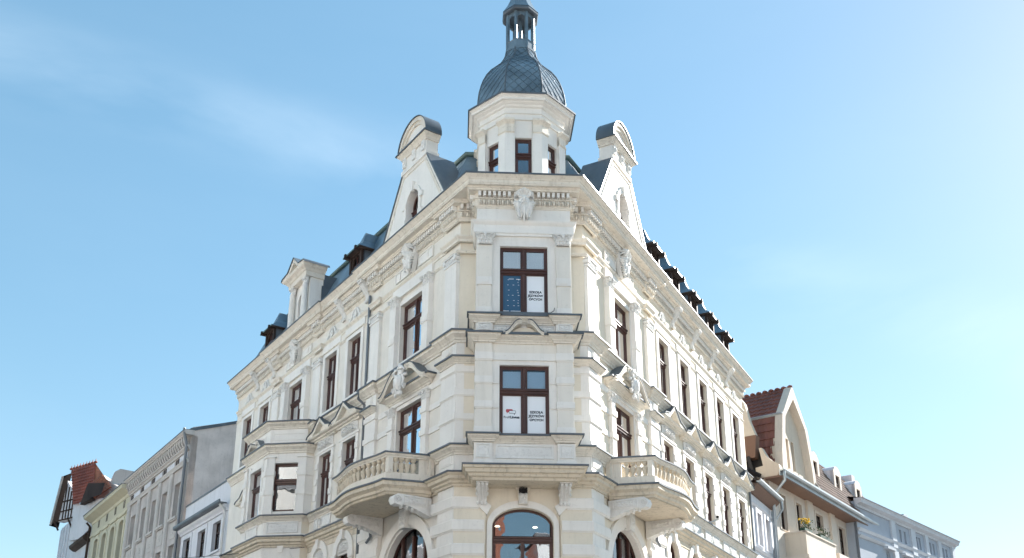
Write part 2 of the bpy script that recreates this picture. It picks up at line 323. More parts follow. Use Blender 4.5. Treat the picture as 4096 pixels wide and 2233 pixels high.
# ---- rusticated piers and bands
def piers():
    for fr in (FL,FR):
        m=MB(); e=.0
        m.box(fr.p,-.02,.92,-.02,.12,Z11-.02,14.28); m.build('corner_pier','white',CB)
        m=MB(); m.box(fr.p,.30,.62,.11,.15,13.98,14.20); m.box(fr.p,.36,.56,.15,.165,14.02,14.16); m.build('diamond_panel','white',CB)
        m=MB(); m.box(fr.p,.0,.95,-.02,.12,0,9.6); m.build('corner_pier','white',CB)
        m=MB(); m.box(fr.p,SC+2.4,SC+3.25,-.02,.12,Z11-.02,14.28); m.build('pier','white',CB)
        m=MB(); m.box(fr.p,SC+2.68,SC+3.0,.11,.15,13.96,14.22); m.box(fr.p,SC+2.74,SC+2.94,.15,.165,14.01,14.17); m.build('diamond_panel','white',CB)
    for sg in (-1,1):
        e=cl if sg<0 else cr
        m=MB(); a,b=sorted((e+sg*.05,sg*1.53)); m.box(FC.p,a,b,-.02,.12,Z11-.02,14.28)
        m.build('corner_pier','cream',CB)
        m=MB(); a,b=sorted((e+sg*.07,sg*1.86)); m.box(FC.p,a,b,.1,.126,Z11,14.27); m.build('corner_pier','white',CB)
        m=MB(); a,b=sorted((e+sg*.05,sg*1.14)); m.box(FC.p,a,b,-.02,.12,0,9.6); m.build('corner_pier','cream',CB)
piers()
def bandpath(l,r,c0=None): # around both corners separately
    out=[]
    lp=[FL.xy(l,.12),corner(FL,.12,FC,.12),FC.xy(-BH,.12)]; rp_=[FC.xy(BH,.12),corner(FC,.12,FR,.12),FR.xy(r,.12)]
    return lp,rp_
for z0,z1 in ((13.27,13.46),(12.47,12.67),(11.67,11.86),(10.8,11.03)):
    for p in bandpath(.94,.94): belt('rustication_band',p,[(-.02,z0-.035),(.02,z0-.035),(.02,z0),(.045,z0),(.045,z1),(-.02,z1)],'white')
for p in bandpath(.98,.98): belt('pier_cap',p,off([(d*.8,z*.55) for d,z in cyma],13.74),zinc=(.22,13.74))
for z0,z1 in ((8.85,9.15),(8.15,8.44),(7.42,7.71),(6.7,6.98)):
    pr=[(-.02,z0-.05),(.025,z0-.05),(.035,z0-.02),(.06,z0),(.065,z1-.01),(.05,z1+.02),(-.02,z1+.03)]
    e=1.18 if z1<9 else 1.35
    belt('rustication_band',[FL.xy(1.28,.12),corner(FL,.12,FC,.12),FC.xy(-e,.12)],pr,'white'); belt('rustication_band',[FC.xy(e,.12),corner(FC,.12,FR,.12),FR.xy(1.28,.12)],pr,'white')
for fr in (FL,FR):     # bands running on between pier, window and pier
    for z0,z1 in ((12.47,12.67),(11.67,11.86),(10.8,11.0)):
        for a,b in ((.95,SC-WH-.42),(SC+WH+.42,SC+2.4)):
            m=MB(); m.box(fr.p,a,b,-.01,.035,z0,z1); m.build('rustication_band','white',CB)
        m=MB(); m.box(fr.p,SC+2.36,SC+3.29,-.01,.16,z0,z1); m.build('rustication_band','white',CB)
    m=MB(); m.box(fr.p,SC+2.36,SC+3.29,-.01,.16,13.27,13.46); m.build('rustication_band','white',CB)
    for a,b in ((.95,SC-WH-.3),(SC+WH+.3,SC+2.4)):
        m=MB(); m.box(fr.p,a,b,-.01,.03,13.2,13.42); m.build('rustication_band','white',CB)
    belt('pier_cap',steps(fr,[],SC+3.25,SC+2.40) if fr is FL else steps(fr,[],SC+2.40,SC+3.25),off([(d*.8+.12,z*.55) for d,z in cyma],13.74),zinc=(.34,13.74))
# F1 corner-pier splayed impost over the arch
for sg in (-1,1):
    m=MB(); q=[(sg*1.62,9.16),(sg*1.33,9.16),(sg*.97,8.90),(sg*1.10,8.62),(sg*1.32,8.84),(sg*1.62,8.84)]; m.plate(FC.p,q,[],.0,.185); m.build('splayed_block','white',CB)
m=MB(); m.plate(FC.p,archp(0,1.10,7.2,8.30,.80,18),[archp(0,.945,7.25,8.30,.58,18)],-.02,.06); m.build('archivolt','white',CB)
m=MB(); m.plate(FC.p,[(-.24,9.50),(.24,9.50),(.16,9.40),(.14,8.96),(-.14,8.96),(-.16,9.40)],[],.0,.16); KS=m.build('keystone','trim',CB)
KNEST=True

# ---- windows
WMESH={}
def winmeshes(w,h,split=.64,kind='x',arch=0):
    key=(w,h,split,kind,arch)
    if key in WMESH: return WMESH[key]
    m=MB(); hw=w/2; zt=h*split; t=.065
    if not arch:
        m.plate(loc,rect(-hw,hw,0,h),[rect(-hw+t,hw-t,t,h-t)],-.09,0)
        top=h
    else:
        m.plate(loc,archp(0,hw,0,h-arch,arch),[archp(0,hw-t,t,h-arch,arch-t)],-.09,0); top=h-arch*.15
    panes=[]
    zl,zh=zt-.07,zt+.09
    m.box(loc,-hw+.01,hw-.01,-.07,.03,zl,zh); m.box(loc,-hw+.01,hw-.01,-.02,.075,zh-.06,zh-.02); m.box(loc,-hw+.01,hw-.01,-.02,.05,zl+.02,zl+.045)
    if kind=='x':
        m.box(loc,-.055,.055,-.06,.02,t,zl); m.box(loc,-.05,.05,-.06,.02,zh,top-t)
        for zz0,zz1 in ((t+.1,zl-.08),(zh+.05,top-t-.05)): m.lathe(loc,(0,.015),[(.05,zz0-.05),(.05,zz0),(.032,zz0+.05),(.04,zz1-.06),(.055,zz1),(.055,zz1+.03)],8)
        cols=[(-hw+t,-.055),(.055,hw-t)]
    else: cols=[(-hw+t,hw-t)]
    for a,b in cols:
        for z0,z1 in ((t,zl),(zh,top-t)):
            if not arch or z0<zl: m.plate(loc,rect(a,b,z0,z1),[rect(a+.045,b-.045,z0+.045,z1-.045)],-.08,-.01)
            panes.append((a+.03,b-.03,z0+.03,z1-.03))
    fm=m.mesh('window','wood',0)
    pms=[]
    for a,b,z0,z1 in panes:
        q=MB()
        if arch and z0>zt-.1:
            q.plate(loc,[(a,z0),(b,z0)]+[(x,h-arch+(arch-.03)*math.sqrt(max(0,1-(x/(hw-.03))**2))) for x in [b+(a-b)*i/12 for i in range(13)]],[],-.052,-.048)
        else: q.box(loc,a,b,-.052,-.048,z0,z1)
        pms.append((q.mesh('pane','glass'),(a,b,z0,z1)))
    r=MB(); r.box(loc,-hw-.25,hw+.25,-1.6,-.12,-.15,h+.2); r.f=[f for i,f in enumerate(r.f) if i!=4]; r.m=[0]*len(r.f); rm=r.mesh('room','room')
    WMESH[key]=(fm,pms,rm); return WMESH[key]
def curtain_mesh(w,h,seed):
    m=MB(); n=24; random.seed(seed); ph=random.random()*6
    for a,b in ((-w/2,-w*.16),(w*.16,w/2)):
        vs=[loc(a+(b-a)*i/n,-.24+.025*math.sin(i*1.9+ph),z) for z in (0.02,h) for i in range(n+1)]
        m.add(vs,[[i,i+1,n+2+i,n+1+i] for i in range(n)])
    return m.mesh('curtain','curtain')
CURT={}
def window(fr,s,z,w,h,n=-.14,split=.64,kind='x',curtain=True,parent=CB,glass=None,arch=0,name='window'):
    fm,pms,rm=winmeshes(w,h,split,kind,arch); o=obj(name,fm,parent,fr.mx(s,n,z))
    for pm,_ in pms:
        p=obj('pane',pm,o,fr.mx(s,n,z))
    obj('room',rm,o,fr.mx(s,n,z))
    if curtain:
        k=(w,h,int(s*10)%4)
        if k not in CURT: CURT[k]=curtain_mesh(w,h,k[2])
        obj('curtain',CURT[k],o,fr.mx(s,n,z))
    return o,[q for _,q in pms]
for fr,ws in ((FL,LW),(FR,RW)):
    window(fr,SC,10.95,2*WH,2.19); window(fr,SC,14.95,2*WH,2.25)
    aw,_=window(fr,3.1,5.2,3.2,3.65,n=-.25,split=.55,arch=1.6)
    for x in (-.75,.75): m=MB(); m.box(fr.p,3.1+x-.045,3.1+x+.045,-.32,-.22,5.3,7.25+1.6*math.sqrt(1-(x/1.6)**2)-.05); m.build('mullion','wood',aw)
    for s in ws:
        window(fr,s,14.95,2*NH,2.45)
        if fr is FR or s<11: window(fr,s,10.95,2*NH,2.19); 
        if fr is FR or s<11: window(fr,s,6.4,1.1,2.9,arch=.55,split=.6)
window(FL,BX,14.95,2*WH,2.35)
M['bright_glass']=glassmat('bright_glass',2.7,(.7,.75,.78))
for pm,_ in winmeshes(1.86,3.67,.742,'o',.57)[1]+winmeshes(3.2,3.65,.55,'x',1.6)[1]: pm.materials[0]=M['bright_glass']
wa,_=window(FC,0,5.2,1.86,3.67,n=-.16,split=.742,arch=.57,curtain=False,kind='o')
m=MB(); m.box(FC.p,-.05,.05,-.22,-.13,5.3,7.86); m.build('mullion','wood',wa); m=MB(); m.heightfield(FC.p,-.86,.86,5.3,7.8,-.42,.03,40,1,lambda u,v:.5+.5*math.sin(u*70)); m.build('curtain','brownblind',wa)
w1,pn1=window(FC,0,10.9,1.54,2.3,n=BAY-.12,curtain=False,split=.625)
w2,pn2=window(FC,0,14.92,1.54,2.42,n=BAY-.12,curtain=False,split=.64)
M['lamp']=newmat('lamp_glow')[0]; b_=M['lamp'].node_tree.nodes['Principled BSDF']; b_.inputs['Emission Color'].default_value=(1,.85,.6,1); b_.inputs['Emission Strength'].default_value=2.2
for s,n,z in ((-.75,-.6,8.42),(.42,-.6,8.40),(.3,-.75,8.08),(-.8,-.75,8.08)):
    m=MB(); m.lathe(FC.p,(s,n),[(.02,z+.04),(.075,z+.02),(.08,z),(.02,z-.01)],10); m.build('ceiling_lamp','lamp',wa)
def text(body,size,cx,z,fr,n,par,bold=.0,align='CENTER',mat='ink',width=None):
    cu=bpy.data.curves.new('lettering','FONT'); cu.body=body; cu.size=size; cu.align_x=align; cu.offset=bold; cu.extrude=.0015
    t=bpy.data.objects.new('tmp',cu); COL.objects.link(t); dg=bpy.context.evaluated_depsgraph_get(); dg.update()
    me=bpy.data.meshes.new_from_object(t.evaluated_get(dg)); bpy.data.objects.remove(t); me.name='lettering'
    me.materials.clear(); me.materials.append(M[mat])
    xs=[v.co.x for v in me.vertices]; k=width/(max(xs)-min(xs)) if width else 1; me.transform(Matrix.Diagonal((k,k,1,1)))
    return obj('lettering',me,par,fr.mx(cx,n,z)@Matrix.Rotation(math.pi/2,4,'X')),max(xs)-min(xs)
def sheet(par,fr,n,a,b,z0,z1,mat,name='poster'):
    m=MB(); m.box(fr.p,a,b,n-.004,n,z0,z1); return m.build(name,mat,par)
NP=BAY-.12-.044                                  # lettering stands just in front of the glass line, sheets behind it
def lower(pn,i): a,b,z0,z1=pn[i]; return a,b,z0,z1
for (wo,pn,zb) in ((w1,pn1,10.9),(w2,pn2,14.92)):
    a,b,z0,z1=pn[2]; sheet(wo,FC,NP,a+.005,b-.005,zb+z0,zb+z1,'paper')
    c=(a+b)/2
    for k,(t,sz) in enumerate((('SZKOŁA',.405),('JĘZYKÓW',.495),('OBCYCH',.425))): text(t,.12,c,zb+z0+(z1-z0)*.545-k*.125,FC,NP+.003,wo,.0055,width=sz)
a,b,z0,z1=pn1[0]; sheet(w1,FC,NP,a+.005,b-.005,10.9+z0,10.9+z1,'paper'); zz=10.9+z0; c=(a+b)/2
text('Profi',.11,c-.155,zz+.505,FC,NP+.003,w1,.001,width=.185); text('Lingua',.11,c+.09,zz+.505,FC,NP+.003,w1,.005,width=.285)
def bubble(x0,x1,zb,zt,n,mat,r=.03,ring_=0,tail=None):
    def rr(x0,x1,z0,z1,r): 
        p=[]
        for cx,cz,a0 in ((x1-r,z1-r,0),(x0+r,z1-r,90),(x0+r,z0+r,180),(x1-r,z0+r,270)):
            p+=[(cx+r*math.cos(R(a0+t)),cz+r*math.sin(R(a0+t))) for t in (0,30,60,90)]
        return p
    m=MB(); m.plate(FC.p,rr(x0,x1,zb,zt,r),[rr(x0+ring_,x1-ring_,zb+ring_,zt-ring_,r*.6)] if ring_ else [],n,n+.0015)
    if tail: m.plate(FC.p,tail,[],n,n+.0015)
    m.build('logo_bubble',mat,w1)
bubble(c-.18,c+.03,zz+.70,zz+.80,NP+.001,'redink',tail=[(c-.155,zz+.71),(c-.11,zz+.71),(c-.15,zz+.655)])
bubble(c-.09,c+.125,zz+.655,zz+.755,NP+.0028,'paper'); bubble(c-.09,c+.125,zz+.655,zz+.755,NP+.0046,'ink',ring_=.012,tail=[(c+.06,zz+.66),(c+.095,zz+.66),(c+.08,zz+.605)])
for k in range(3): sheet(w1,FC,NP+.0062,c-.055+k*.03,c-.042+k*.03,zz+.688,zz+.697,'ink','logo_dot')
for i in (1,3): a,b,z0,z1=pn1[i]; sheet(w1,FC,NP-.03,a,b,10.9+z0,10.9+z1-.06,'skyblind','roller_blind')
a,b,z0,z1=pn2[0]; sheet(w2,FC,NP,a+.005,b-.005,14.92+z0,14.92+z1,'bluepaper'); m=MB(); random.seed(3)
for r_ in range(7):
    for q in range(3):
        x=a+.16+q*.16+random.uniform(-.02,.02); z=14.92+z0+(z1-z0)*(.07+r_*.135); l=random.choice((.03,.05,.04)); 
        if random.random()<.85: m.box(FC.p,x,x+l,NP+.001,NP+.003,z,z+.012)
    if r_%2==0: m.box(FC.p,b-.10,b-.088,NP+.001,NP+.003,z-.10,z-.06)
for x0,x1,f in ((.02,.2,.065),(.26,.6,.065),(.2,.36,.90),(.44,.6,.895)): m.box(FC.p,a+x0,a+x1,NP+.001,NP+.003,14.92+z0+(z1-z0)*f,14.92+z0+(z1-z0)*f+.016)
m.build('printed_mark','paper',w2)
for i in (1,3):
    a,b,z0,z1=pn2[i]; m=MB(); k=int((z1-z0)/.03); m.heightfield(FC.p,a+.01,b-.01,14.92+z0,14.92+z1-.03,NP-.02,.012,1,k*3,lambda u,v:(v*k)%1)
    for x in (a+.06,b-.1): m.box(FC.p,x,x+.008,NP-.008,NP-.006,14.92+z0,14.92+z1)
    m.build('venetian_blind','blind',w2)

# ---- ornaments
def capital_mesh(wb,wt,h,dp):
    m=MB(); hb,ht=wb/2,wt/2
    for i in range(4):
        t0,t1=i/4,(i+1)/4; f=lambda t: hb+(ht-hb)*t**2.2
        m.add([loc(-f(t0),0,h*.86*t0),loc(f(t0),0,h*.86*t0),loc(f(t0),dp*(.75+.25*t0),h*.86*t0),loc(-f(t0),dp*(.75+.25*t0),h*.86*t0),loc(-f(t1),0,h*.86*t1),loc(f(t1),0,h*.86*t1),loc(f(t1),dp*(.75+.25*t1),h*.86*t1),loc(-f(t1),dp*(.75+.25*t1),h*.86*t1)],[[0,1,5,4],[1,2,6,5],[2,3,7,6],[3,0,4,7]])
    m.box(loc,-ht-.03,ht+.03,0,dp+.05,h*.88,h*.97); m.box(loc,-ht-.05,ht+.05,0,dp+.07,h*.97,h)
    for x in (-.75,-.25,.25,.75):
        m.blob(loc,(x*hb,dp*.85,h*.22),(hb*.24,.035,h*.19)); m.blob(loc,(x*hb,dp*.98,h*.36),(hb*.2,.03,h*.06))
    for x in (-.5,0,.5): m.blob(loc,(x*hb,dp*.92,h*.48),(hb*.22,.04,h*.16)); m.blob(loc,(x*hb,dp*1.05,h*.6),(hb*.17,.03,h*.05))
    for sg in (-1,1):
        pts=[]
        for i in range(22):
            a=i/21*math.pi*3.2; r=.085*(1-i/24)*h/.36; pts.append(loc(sg*(ht-.06+r*math.sin(a)),dp+.03,h*.74+r*math.cos(a)))
        m.tube(pts,.014,5); m.tube([loc(sg*hb*.15,dp,h*.45),loc(sg*hb*.5,dp+.03,h*.7),loc(sg*(ht-.08),dp+.04,h*.83)],.018,5)
        m.blob(loc,(sg*(ht-.05),dp*.5,h*.72),(.05,.07,.07))
        m.blob(loc,(sg*hb*1.02,dp*.45,h*.3),(.035,.06,h*.2))
    m.blob(loc,(0,dp+.05,h*.86),(.06,.04,.055)); m.blob(loc,(0,dp+.05,h*.7),(.045,.03,.05))
    return m.mesh('capital','orn',55)
CAP=capital_mesh(.42,.58,.36,.22); CAPF=capital_mesh(.40,.50,.30,.14)
def scrollcap_mesh(w,h,dp):       # flat pilaster capital with a pair of rolled ends
    m=MB(); hw=w/2; m.box(loc,-hw-.02,hw+.02,0,dp+.02,0,h*.22); m.box(loc,-hw+.03,hw-.03,0,dp,h*.22,h*.9); m.box(loc,-hw-.04,hw+.04,0,dp+.06,h*.88,h)
    for sg in (-1,1): m.tube([loc(sg*(hw-.03),-.02,h*.62),loc(sg*(hw-.03),dp+.05,h*.62)],.085,10)
    random.seed(5)
    for i in range(16): m.blob(loc,(-hw+.12+(w-.24)*i/15,dp+.01,h*(.45+.22*math.sin(i*2.1))),(.035,.035,.045),6,4)
    return m.mesh('capital','orn',55)
SCAP=scrollcap_mesh(.74,.30,.14)
def swirl(u,v,seed,ax=3.5,az_=2.0):
    e=min(1,8*u,8*(1-u),6*v,6*(1-v)); x,y=u*ax+seed,v*az_+seed*.7
    a=noise.noise((x*1.7,y*1.7,seed)); b=noise.noise((x*3.4+a*1.6,y*3.4-a*1.2,seed+5)); return max(0,e)*(.35+abs(math.sin(9*b+5*a))*.9)
def relief(fr,a,b,z0,z1,n,amp,seed,par=CB,mat='orn',name='relief_panel',frame=.03,nu=None,nv=None):
    nu=nu or max(10,int((b-a)/.022)); nv=nv or max(8,int((z1-z0)/.022)); m=MB()
    m.heightfield(fr.p,a,b,z0,z1,n+.002,amp,nu,nv,lambda u,v:swirl(u,v,seed,(b-a)*3.2,(z1-z0)*3.2))
    if frame: m.plate(fr.p,rect(a-frame,b+frame,z0-frame,z1+frame),[rect(a,b,z0,z1)],n-.02,n+.035)
    return m.build(name,mat,par,smooth=40)
def pilaster(fr,s,z0,z1,n0,n1,w,mats=('cream','white'),cap=CAP,ch=.36,block=True,taper=.03,parent=CB):
    m=MB(); h=w/2; zt=z1-ch
    m.box(fr.p,s-h,s+h,n0,n1,z0+.26,zt,ta=taper); m.k=1
    m.box(fr.p,s-h-.04,s+h+.04,n0,n1+.03,z0,z0+.22); m.box(fr.p,s-h-.02,s+h+.02,n0,n1+.015,z0+.22,z0+.262)
    if block: zb=z0+(zt-z0)*.42; m.box(fr.p,s-h-.035,s+h+.035,n0,n1+.035,zb,zb+.27); m.box(fr.p,s-h+.07,s+h-.07,n1+.03,n1+.05,zb+.06,zb+.21)
    o=m.build('pilaster',list(mats),parent)
    if cap: obj('capital',cap,o,fr.mx(s,n0,zt))
    return o
for fr,axes in ((FL,(SC,BX)),(FR,(SC,))):
    for a in axes:
        for sg in (-1,1):
            pilaster(fr,a+sg*1.20,Z14+.06,17.52,0,.20,.40,('cream','white') if 0 else ('white','white'))
            s=a+sg*(2.8 if a==SC else 2.32)
            if a==SC and sg<0: s=.47
            m=MB(); m.box(fr.p,s-.36,s+.36,-.02,.12,Z14,17.22); m.box(fr.p,s-.40,s+.40,-.02,.15,Z14+.02,Z14+.34); o=m.build('pilaster','white',CB); obj('capital',SCAP,o,fr.mx(s,0,17.2))
        # window surround + lintel
        m=MB(); zt=17.2 if a==SC else 17.3
        m.plate(fr.p,rect(a-WH-.16,a+WH+.16,14.66,zt+.16),[rect(a-WH,a+WH,14.95,zt)],-.02,.03); m.build('window_surround','white',CB)
        m=MB(); m.box(fr.p,a-1.45,a+1.45,-.02,.10,17.52,17.93); m.build('lintel','white',CB)
        # frieze panels with the mask
        for x0,x1 in ((-1.35,-1.05),(-.98,-.38),(.38,.98),(1.05,1.35)):
            relief(fr,a+x0,a+x1,18.27,18.62,.03,.012,a+x0+(9 if fr is FR else 0),frame=.03,mat='white')
for sg in (-1,1):        # oriel pilasters, upper floor
    pilaster(FC,sg*1.26,14.86,17.68,BAY,BAY+.10,.40,('pale','white'),taper=.04)
m=MB(); m.box(FC.p,-.82,.82,BAY-.1,BAY+.24,14.80,14.90); m.build('window_sill','zinc',CB)
m=MB(); m.box(FC.p,-.82,.82,BAY-.1,BAY+.14,10.84,10.90); m.build('window_sill','zinc',CB)
m=MB(); m.box(FC.p,-BH+.02,BH-.02,BAY-.02,BAY+.004,13.56,13.95); m.build('wall_panel','pale',CB)
for sg in (-1,1):        # oriel pilasters with block bands, lower floor
    m=MB(); s=sg*1.26; m.box(FC.p,s-.25,s+.25,BAY-.02,BAY+.08,10.9,13.92); m.k=1
    for z0,z1 in ((13.34,13.58),(12.56,12.78),(11.76,11.97)): m.box(FC.p,s-.285,s+.285,BAY-.02,BAY+.12,z0,z1); m.box(FC.p,s-.27,s+.27,BAY-.02,BAY+.10,z0-.04,z0)
    m.box(FC.p,s-.29,s+.29,BAY-.02,BAY+.13,10.9,11.10); m.box(FC.p,s-.275,s+.275,BAY-.02,BAY+.105,11.10,11.15); m.build('banded_pilaster',['pale','white'],CB)
    for z0,z1 in ((12.56,12.78),(11.76,11.97),(10.9,11.12)): m=MB(); a,b=sorted((sg*.79,sg*.97)); m.box(FC.p,a,b,BAY-.02,BAY+.035,z0,z1); m.build('block_band','white',CB)
m=MB(); m.box(FC.p,-.98,.98,BAY-.02,BAY+.05,13.34,13.58); m.build('window_head_band','white',CB)
# oriel apron panels and upper attic reliefs
for sg in (-1,1):
    m=MB(); s=sg*1.26; m.box(FC.p,s-.27,s+.27,BAY-.02,BAY+.10,10.08,10.62); m.box(FC.p,s-.32,s+.32,BAY-.02,BAY+.14,9.9,10.08,ta=-.03,tn=-.03); m.build('apron_pier','white',CB)
    relief(FC,s-.17,s+.17,10.20,10.55,BAY+.10,.02,4+sg,frame=.035)
    m=MB(); m.box(FC.p,s-.27,s+.27,BAY-.02,BAY+.10,14.2,14.56); m.build('attic_pier','white',CB)
    relief(FC,s-.17,s+.17,14.36,14.53,BAY+.10,.03,8+sg,frame=.035); a,b=sorted((sg*.5,sg*.93)); relief(FC,a,b,14.36,14.50,BAY,.03,2+sg)
relief(FC,-.82,.82,10.22,10.54,BAY,.018,11,frame=.06)
m=MB(); m.box(FC.p,-.98,.98,BAY-.02,BAY+.05,9.92,10.10); m.build('apron_base','white',CB)
# small consoles under the oriel
def console(fr,s,zt,h,w,n0,dp,par=CB,name='console',mat='orn'):
    m=MB(); pr=[]
    k=14
    for i in range(k+1):
        t=i/k; pr.append((dp*(1-t)**1.3*(1)+.05+.045*math.sin(t*math.pi*2.2),zt-h*t))
    vs=[]; 
    for x in (-w/2,w/2): vs+=[fr.p(s+x,n0,z) for d,z in pr]+[fr.p(s+x,n0+d,z) for d,z in pr]
    q=len(pr); fs=[]
    for b in (0,2*q): fs+=[[b+i,b+i+1,b+q+i+1,b+q+i] for i in range(q-1)]
    fs+=[[q+i,q+i+1,3*q+i+1,3*q+i] for i in range(q-1)]; m.add(vs,fs)
    for x in (-.36,0,.36): m.tube([fr.p(s+x*w,n0+d+.005,z) for d,z in pr],.022*w/.3,5)
    m.box(fr.p,s-w*.62,s+w*.62,n0,n0+dp+.12,zt-.05,zt)
    for x in (-.4,0,.4): m.blob(fr.p,(s+x*w,n0+dp+.06,zt-.1),(.05,.05,.06)); m.blob(fr.p,(s+x*w,n0+.1,zt-h*.96),(.05,.05,.07))
    for x in (-1,1):
        for f in (.25,.5): m.blob(fr.p,(s+x*w*.55,n0+dp*.55*(1-f*.6),zt-h*f),(.035,.07,.07))
    return m.build(name,mat,par,smooth=50)
for sg in (-1,1): console(FC,sg*1.26,9.50,.56,.30,.12,.62)
relief(FC,-.13,.13,8.98,9.38,.16,.07,31,frame=0,name='keystone_relief')
m=MB(); random.seed(4)
for i in range(60): a=random.uniform(0,6.3); m.tube([FC.p(.12*math.cos(a),.24+.08*math.sin(a),9.36+random.uniform(-.08,.1)),FC.p(.13*math.cos(a+.9),.24+.09*math.sin(a+.9),9.36+random.uniform(-.08,.1))],.012,4)
m.blob(FC.p,(0,.24,9.36),(.12,.08,.09)); tag(m.build('bird_nest','black'),'dark bird nest on the keystone above the arched corner window','nest')
# frieze consoles between the narrow windows (upper cornice)
for fr,ss in ((FL,(9.05,6.9,18.7,16.65)),(FR,(9.03,11.58,14.13,16.68))):
    for s in ss: console(fr,s,19.30,.85,.27,0,.36,par=CORN)
# shell crests in the frieze above the narrow windows
def shell_mesh():
    m=MB()
    for sg in (-1,1):
        m.tube([loc(sg*x,.05,z) for x,z in ((.0,.44),(.16,.40),(.26,.28),(.34,.12),(.46,.05),(.52,.12))],[.05,.045,.04,.035,.03,.045],6)
        for i,(x,z) in enumerate(((.06,.30),(.13,.22),(.09,.12))): m.tube([loc(sg*.02,.05,.04),loc(sg*x,.075,z*.7),loc(sg*x*1.1,.05,z)],[.03,.045,.02],6)
        m.blob(loc,(sg*.55,.03,.1),(.05,.03,.05))
    m.blob(loc,(0,.05,.26),(.06,.05,.16)); m.plate(loc,[(-.5,0),(.5,0),(.3,.12),(.18,.36),(0,.42),(-.18,.36),(-.3,.12)],[],-.01,.025)
    return m.mesh('shell_crest','orn',50)
SH=shell_mesh()
for fr,ws in ((FL,LW),(FR,RW)):
    for s in ws: obj('shell_crest',SH,CB,fr.mx(s,0,18.16))
# bearded mask keystones
def mask_mesh():
    m=MB(); b=lambda x,n,z,rx,rn,rz,s=10,r=7:m.blob(loc,(x,n,z),(rx,rn,rz),s,r)
    m.plate(loc,[(-.30,.55),(.30,.55),(.30,.15),(.18,-.30),(.08,-.52),(-.08,-.52),(-.18,-.30),(-.30,.15)],[],-.02,.10)
    b(0,.12,.12,.19,.13,.27); b(0,.24,.13,.045,.075,.10); b(-.05,.22,.075,.03,.035,.028); b(.05,.22,.075,.03,.035,.028)
    for sg in (-1,1):
        b(sg*.09,.20,.235,.085,.05,.035); b(sg*.10,.19,.09,.06,.055,.065); b(sg*.085,.185,.185,.028,.022,.016)
        for i in range(7):
            a=R(20+i*19); x0,z0=sg*.12*math.cos(a),.2+.14*math.sin(a); x1,z1=sg*(.27+.03*(i%2))*math.cos(a*.9),.2+.33*math.sin(a)
            m.tube([loc(x0,.16,z0),loc((x0+x1)/2+sg*.02,.24,(z0+z1)/2+.03),loc(x1,.17,z1),loc(x1+sg*.035,.12,z1-.04)],[.04,.05,.042,.02],6)
        for i in range(7):
            z0=.02-i*.035; x1=sg*(.30-.028*i); z1=.05-i*.085
            m.tube([loc(sg*.09,.2,z0),loc(sg*.17,.22-.008*i,z0-.02),loc(x1,.17,z1),loc(x1+sg*.03,.11,z1+.04)],[.035,.05,.042,.018],6)
        for i in range(4): m.tube([loc(sg*.05,.2,-.06-.07*i),loc(sg*(.12-.01*i),.19,-.15-.08*i),loc(sg*(.15-.02*i),.12,-.22-.085*i)],[.035,.045,.02],6)
        m.tube([loc(sg*.01,.22,.03),loc(sg*.07,.23,.02),loc(sg*.11,.19,-.05),loc(sg*.1,.17,-.12)],[.03,.033,.028,.012],6)
    pts=[loc(.065*math.cos(t*math.pi/6),.21,-.035+.05*math.sin(t*math.pi/6)) for t in range(13)]; m.tube(pts,.018,6)
    m.tube([loc(0,.2,-.1),loc(0,.19,-.3),loc(0,.12,-.55)],[.05,.055,.03],8); b(0,.18,.5,.08,.1,.06)
    return m.mesh('mask_keystone','orn',60)
MK=mask_mesh(); S=lambda k:Matrix.Diagonal((k,k,k,1))
obj('mask_keystone',MK,CB,FC.mx(0,BAY+.02,18.72)@Matrix.Diagonal((1.08,1.6,1.04,1)))
for fr,axes in ((FL,(SC,BX)),(FR,(SC,))):
    for a in axes: obj('mask_keystone',MK,CB,fr.mx(a,.06,18.66)@Matrix.Diagonal((1.05,1.45,1.05,1)))
# narrow window surrounds
for fr,ws in ((FL,LW),(FR,RW)):
    for s in ws:
        m=MB(); m.plate(fr.p,rect(s-NH-.22,s+NH+.22,Z14+.02,17.62),[rect(s-NH,s+NH,14.95,17.4)],-.02,.05); m.plate(fr.p,rect(s-NH-.3,s+NH+.3,17.62,17.93),[],-.02,.05); m.build('window_surround','white',CB)
        m=MB(); m.box(fr.p,s-NH-.26,s+NH+.26,-.02,.085,17.58,17.64); m.build('window_hood','trim',CB)
        m=MB(); m.box(fr.p,s-NH-.26,s+NH+.26,-.02,.07,Z14+.03,14.93); m.build('window_apron','white',CB)
        if fr is FL and s>11: continue
        m=MB(); m.plate(fr.p,rect(s-NH-.24,s+NH+.24,Z11+.02,13.34),[rect(s-NH,s+NH,10.95,13.14)],-.02,.045)
        for z in (11.30,11.95,12.6):
            for sg in (-1,1): a,b=sorted((s+sg*(NH+.02),s+sg*(NH+.27))); m.box(fr.p,a,b,-.02,.085,z,z+.24)
        m.box(fr.p,s-NH-.3,s+NH+.3,-.02,.075,13.22,13.30); m.build('window_surround','white',CB)
        relief(fr,s-NH-.12,s+NH+.12,13.36,13.74,.02,.12,s*.7+(3 if fr is FR else 0),frame=0)
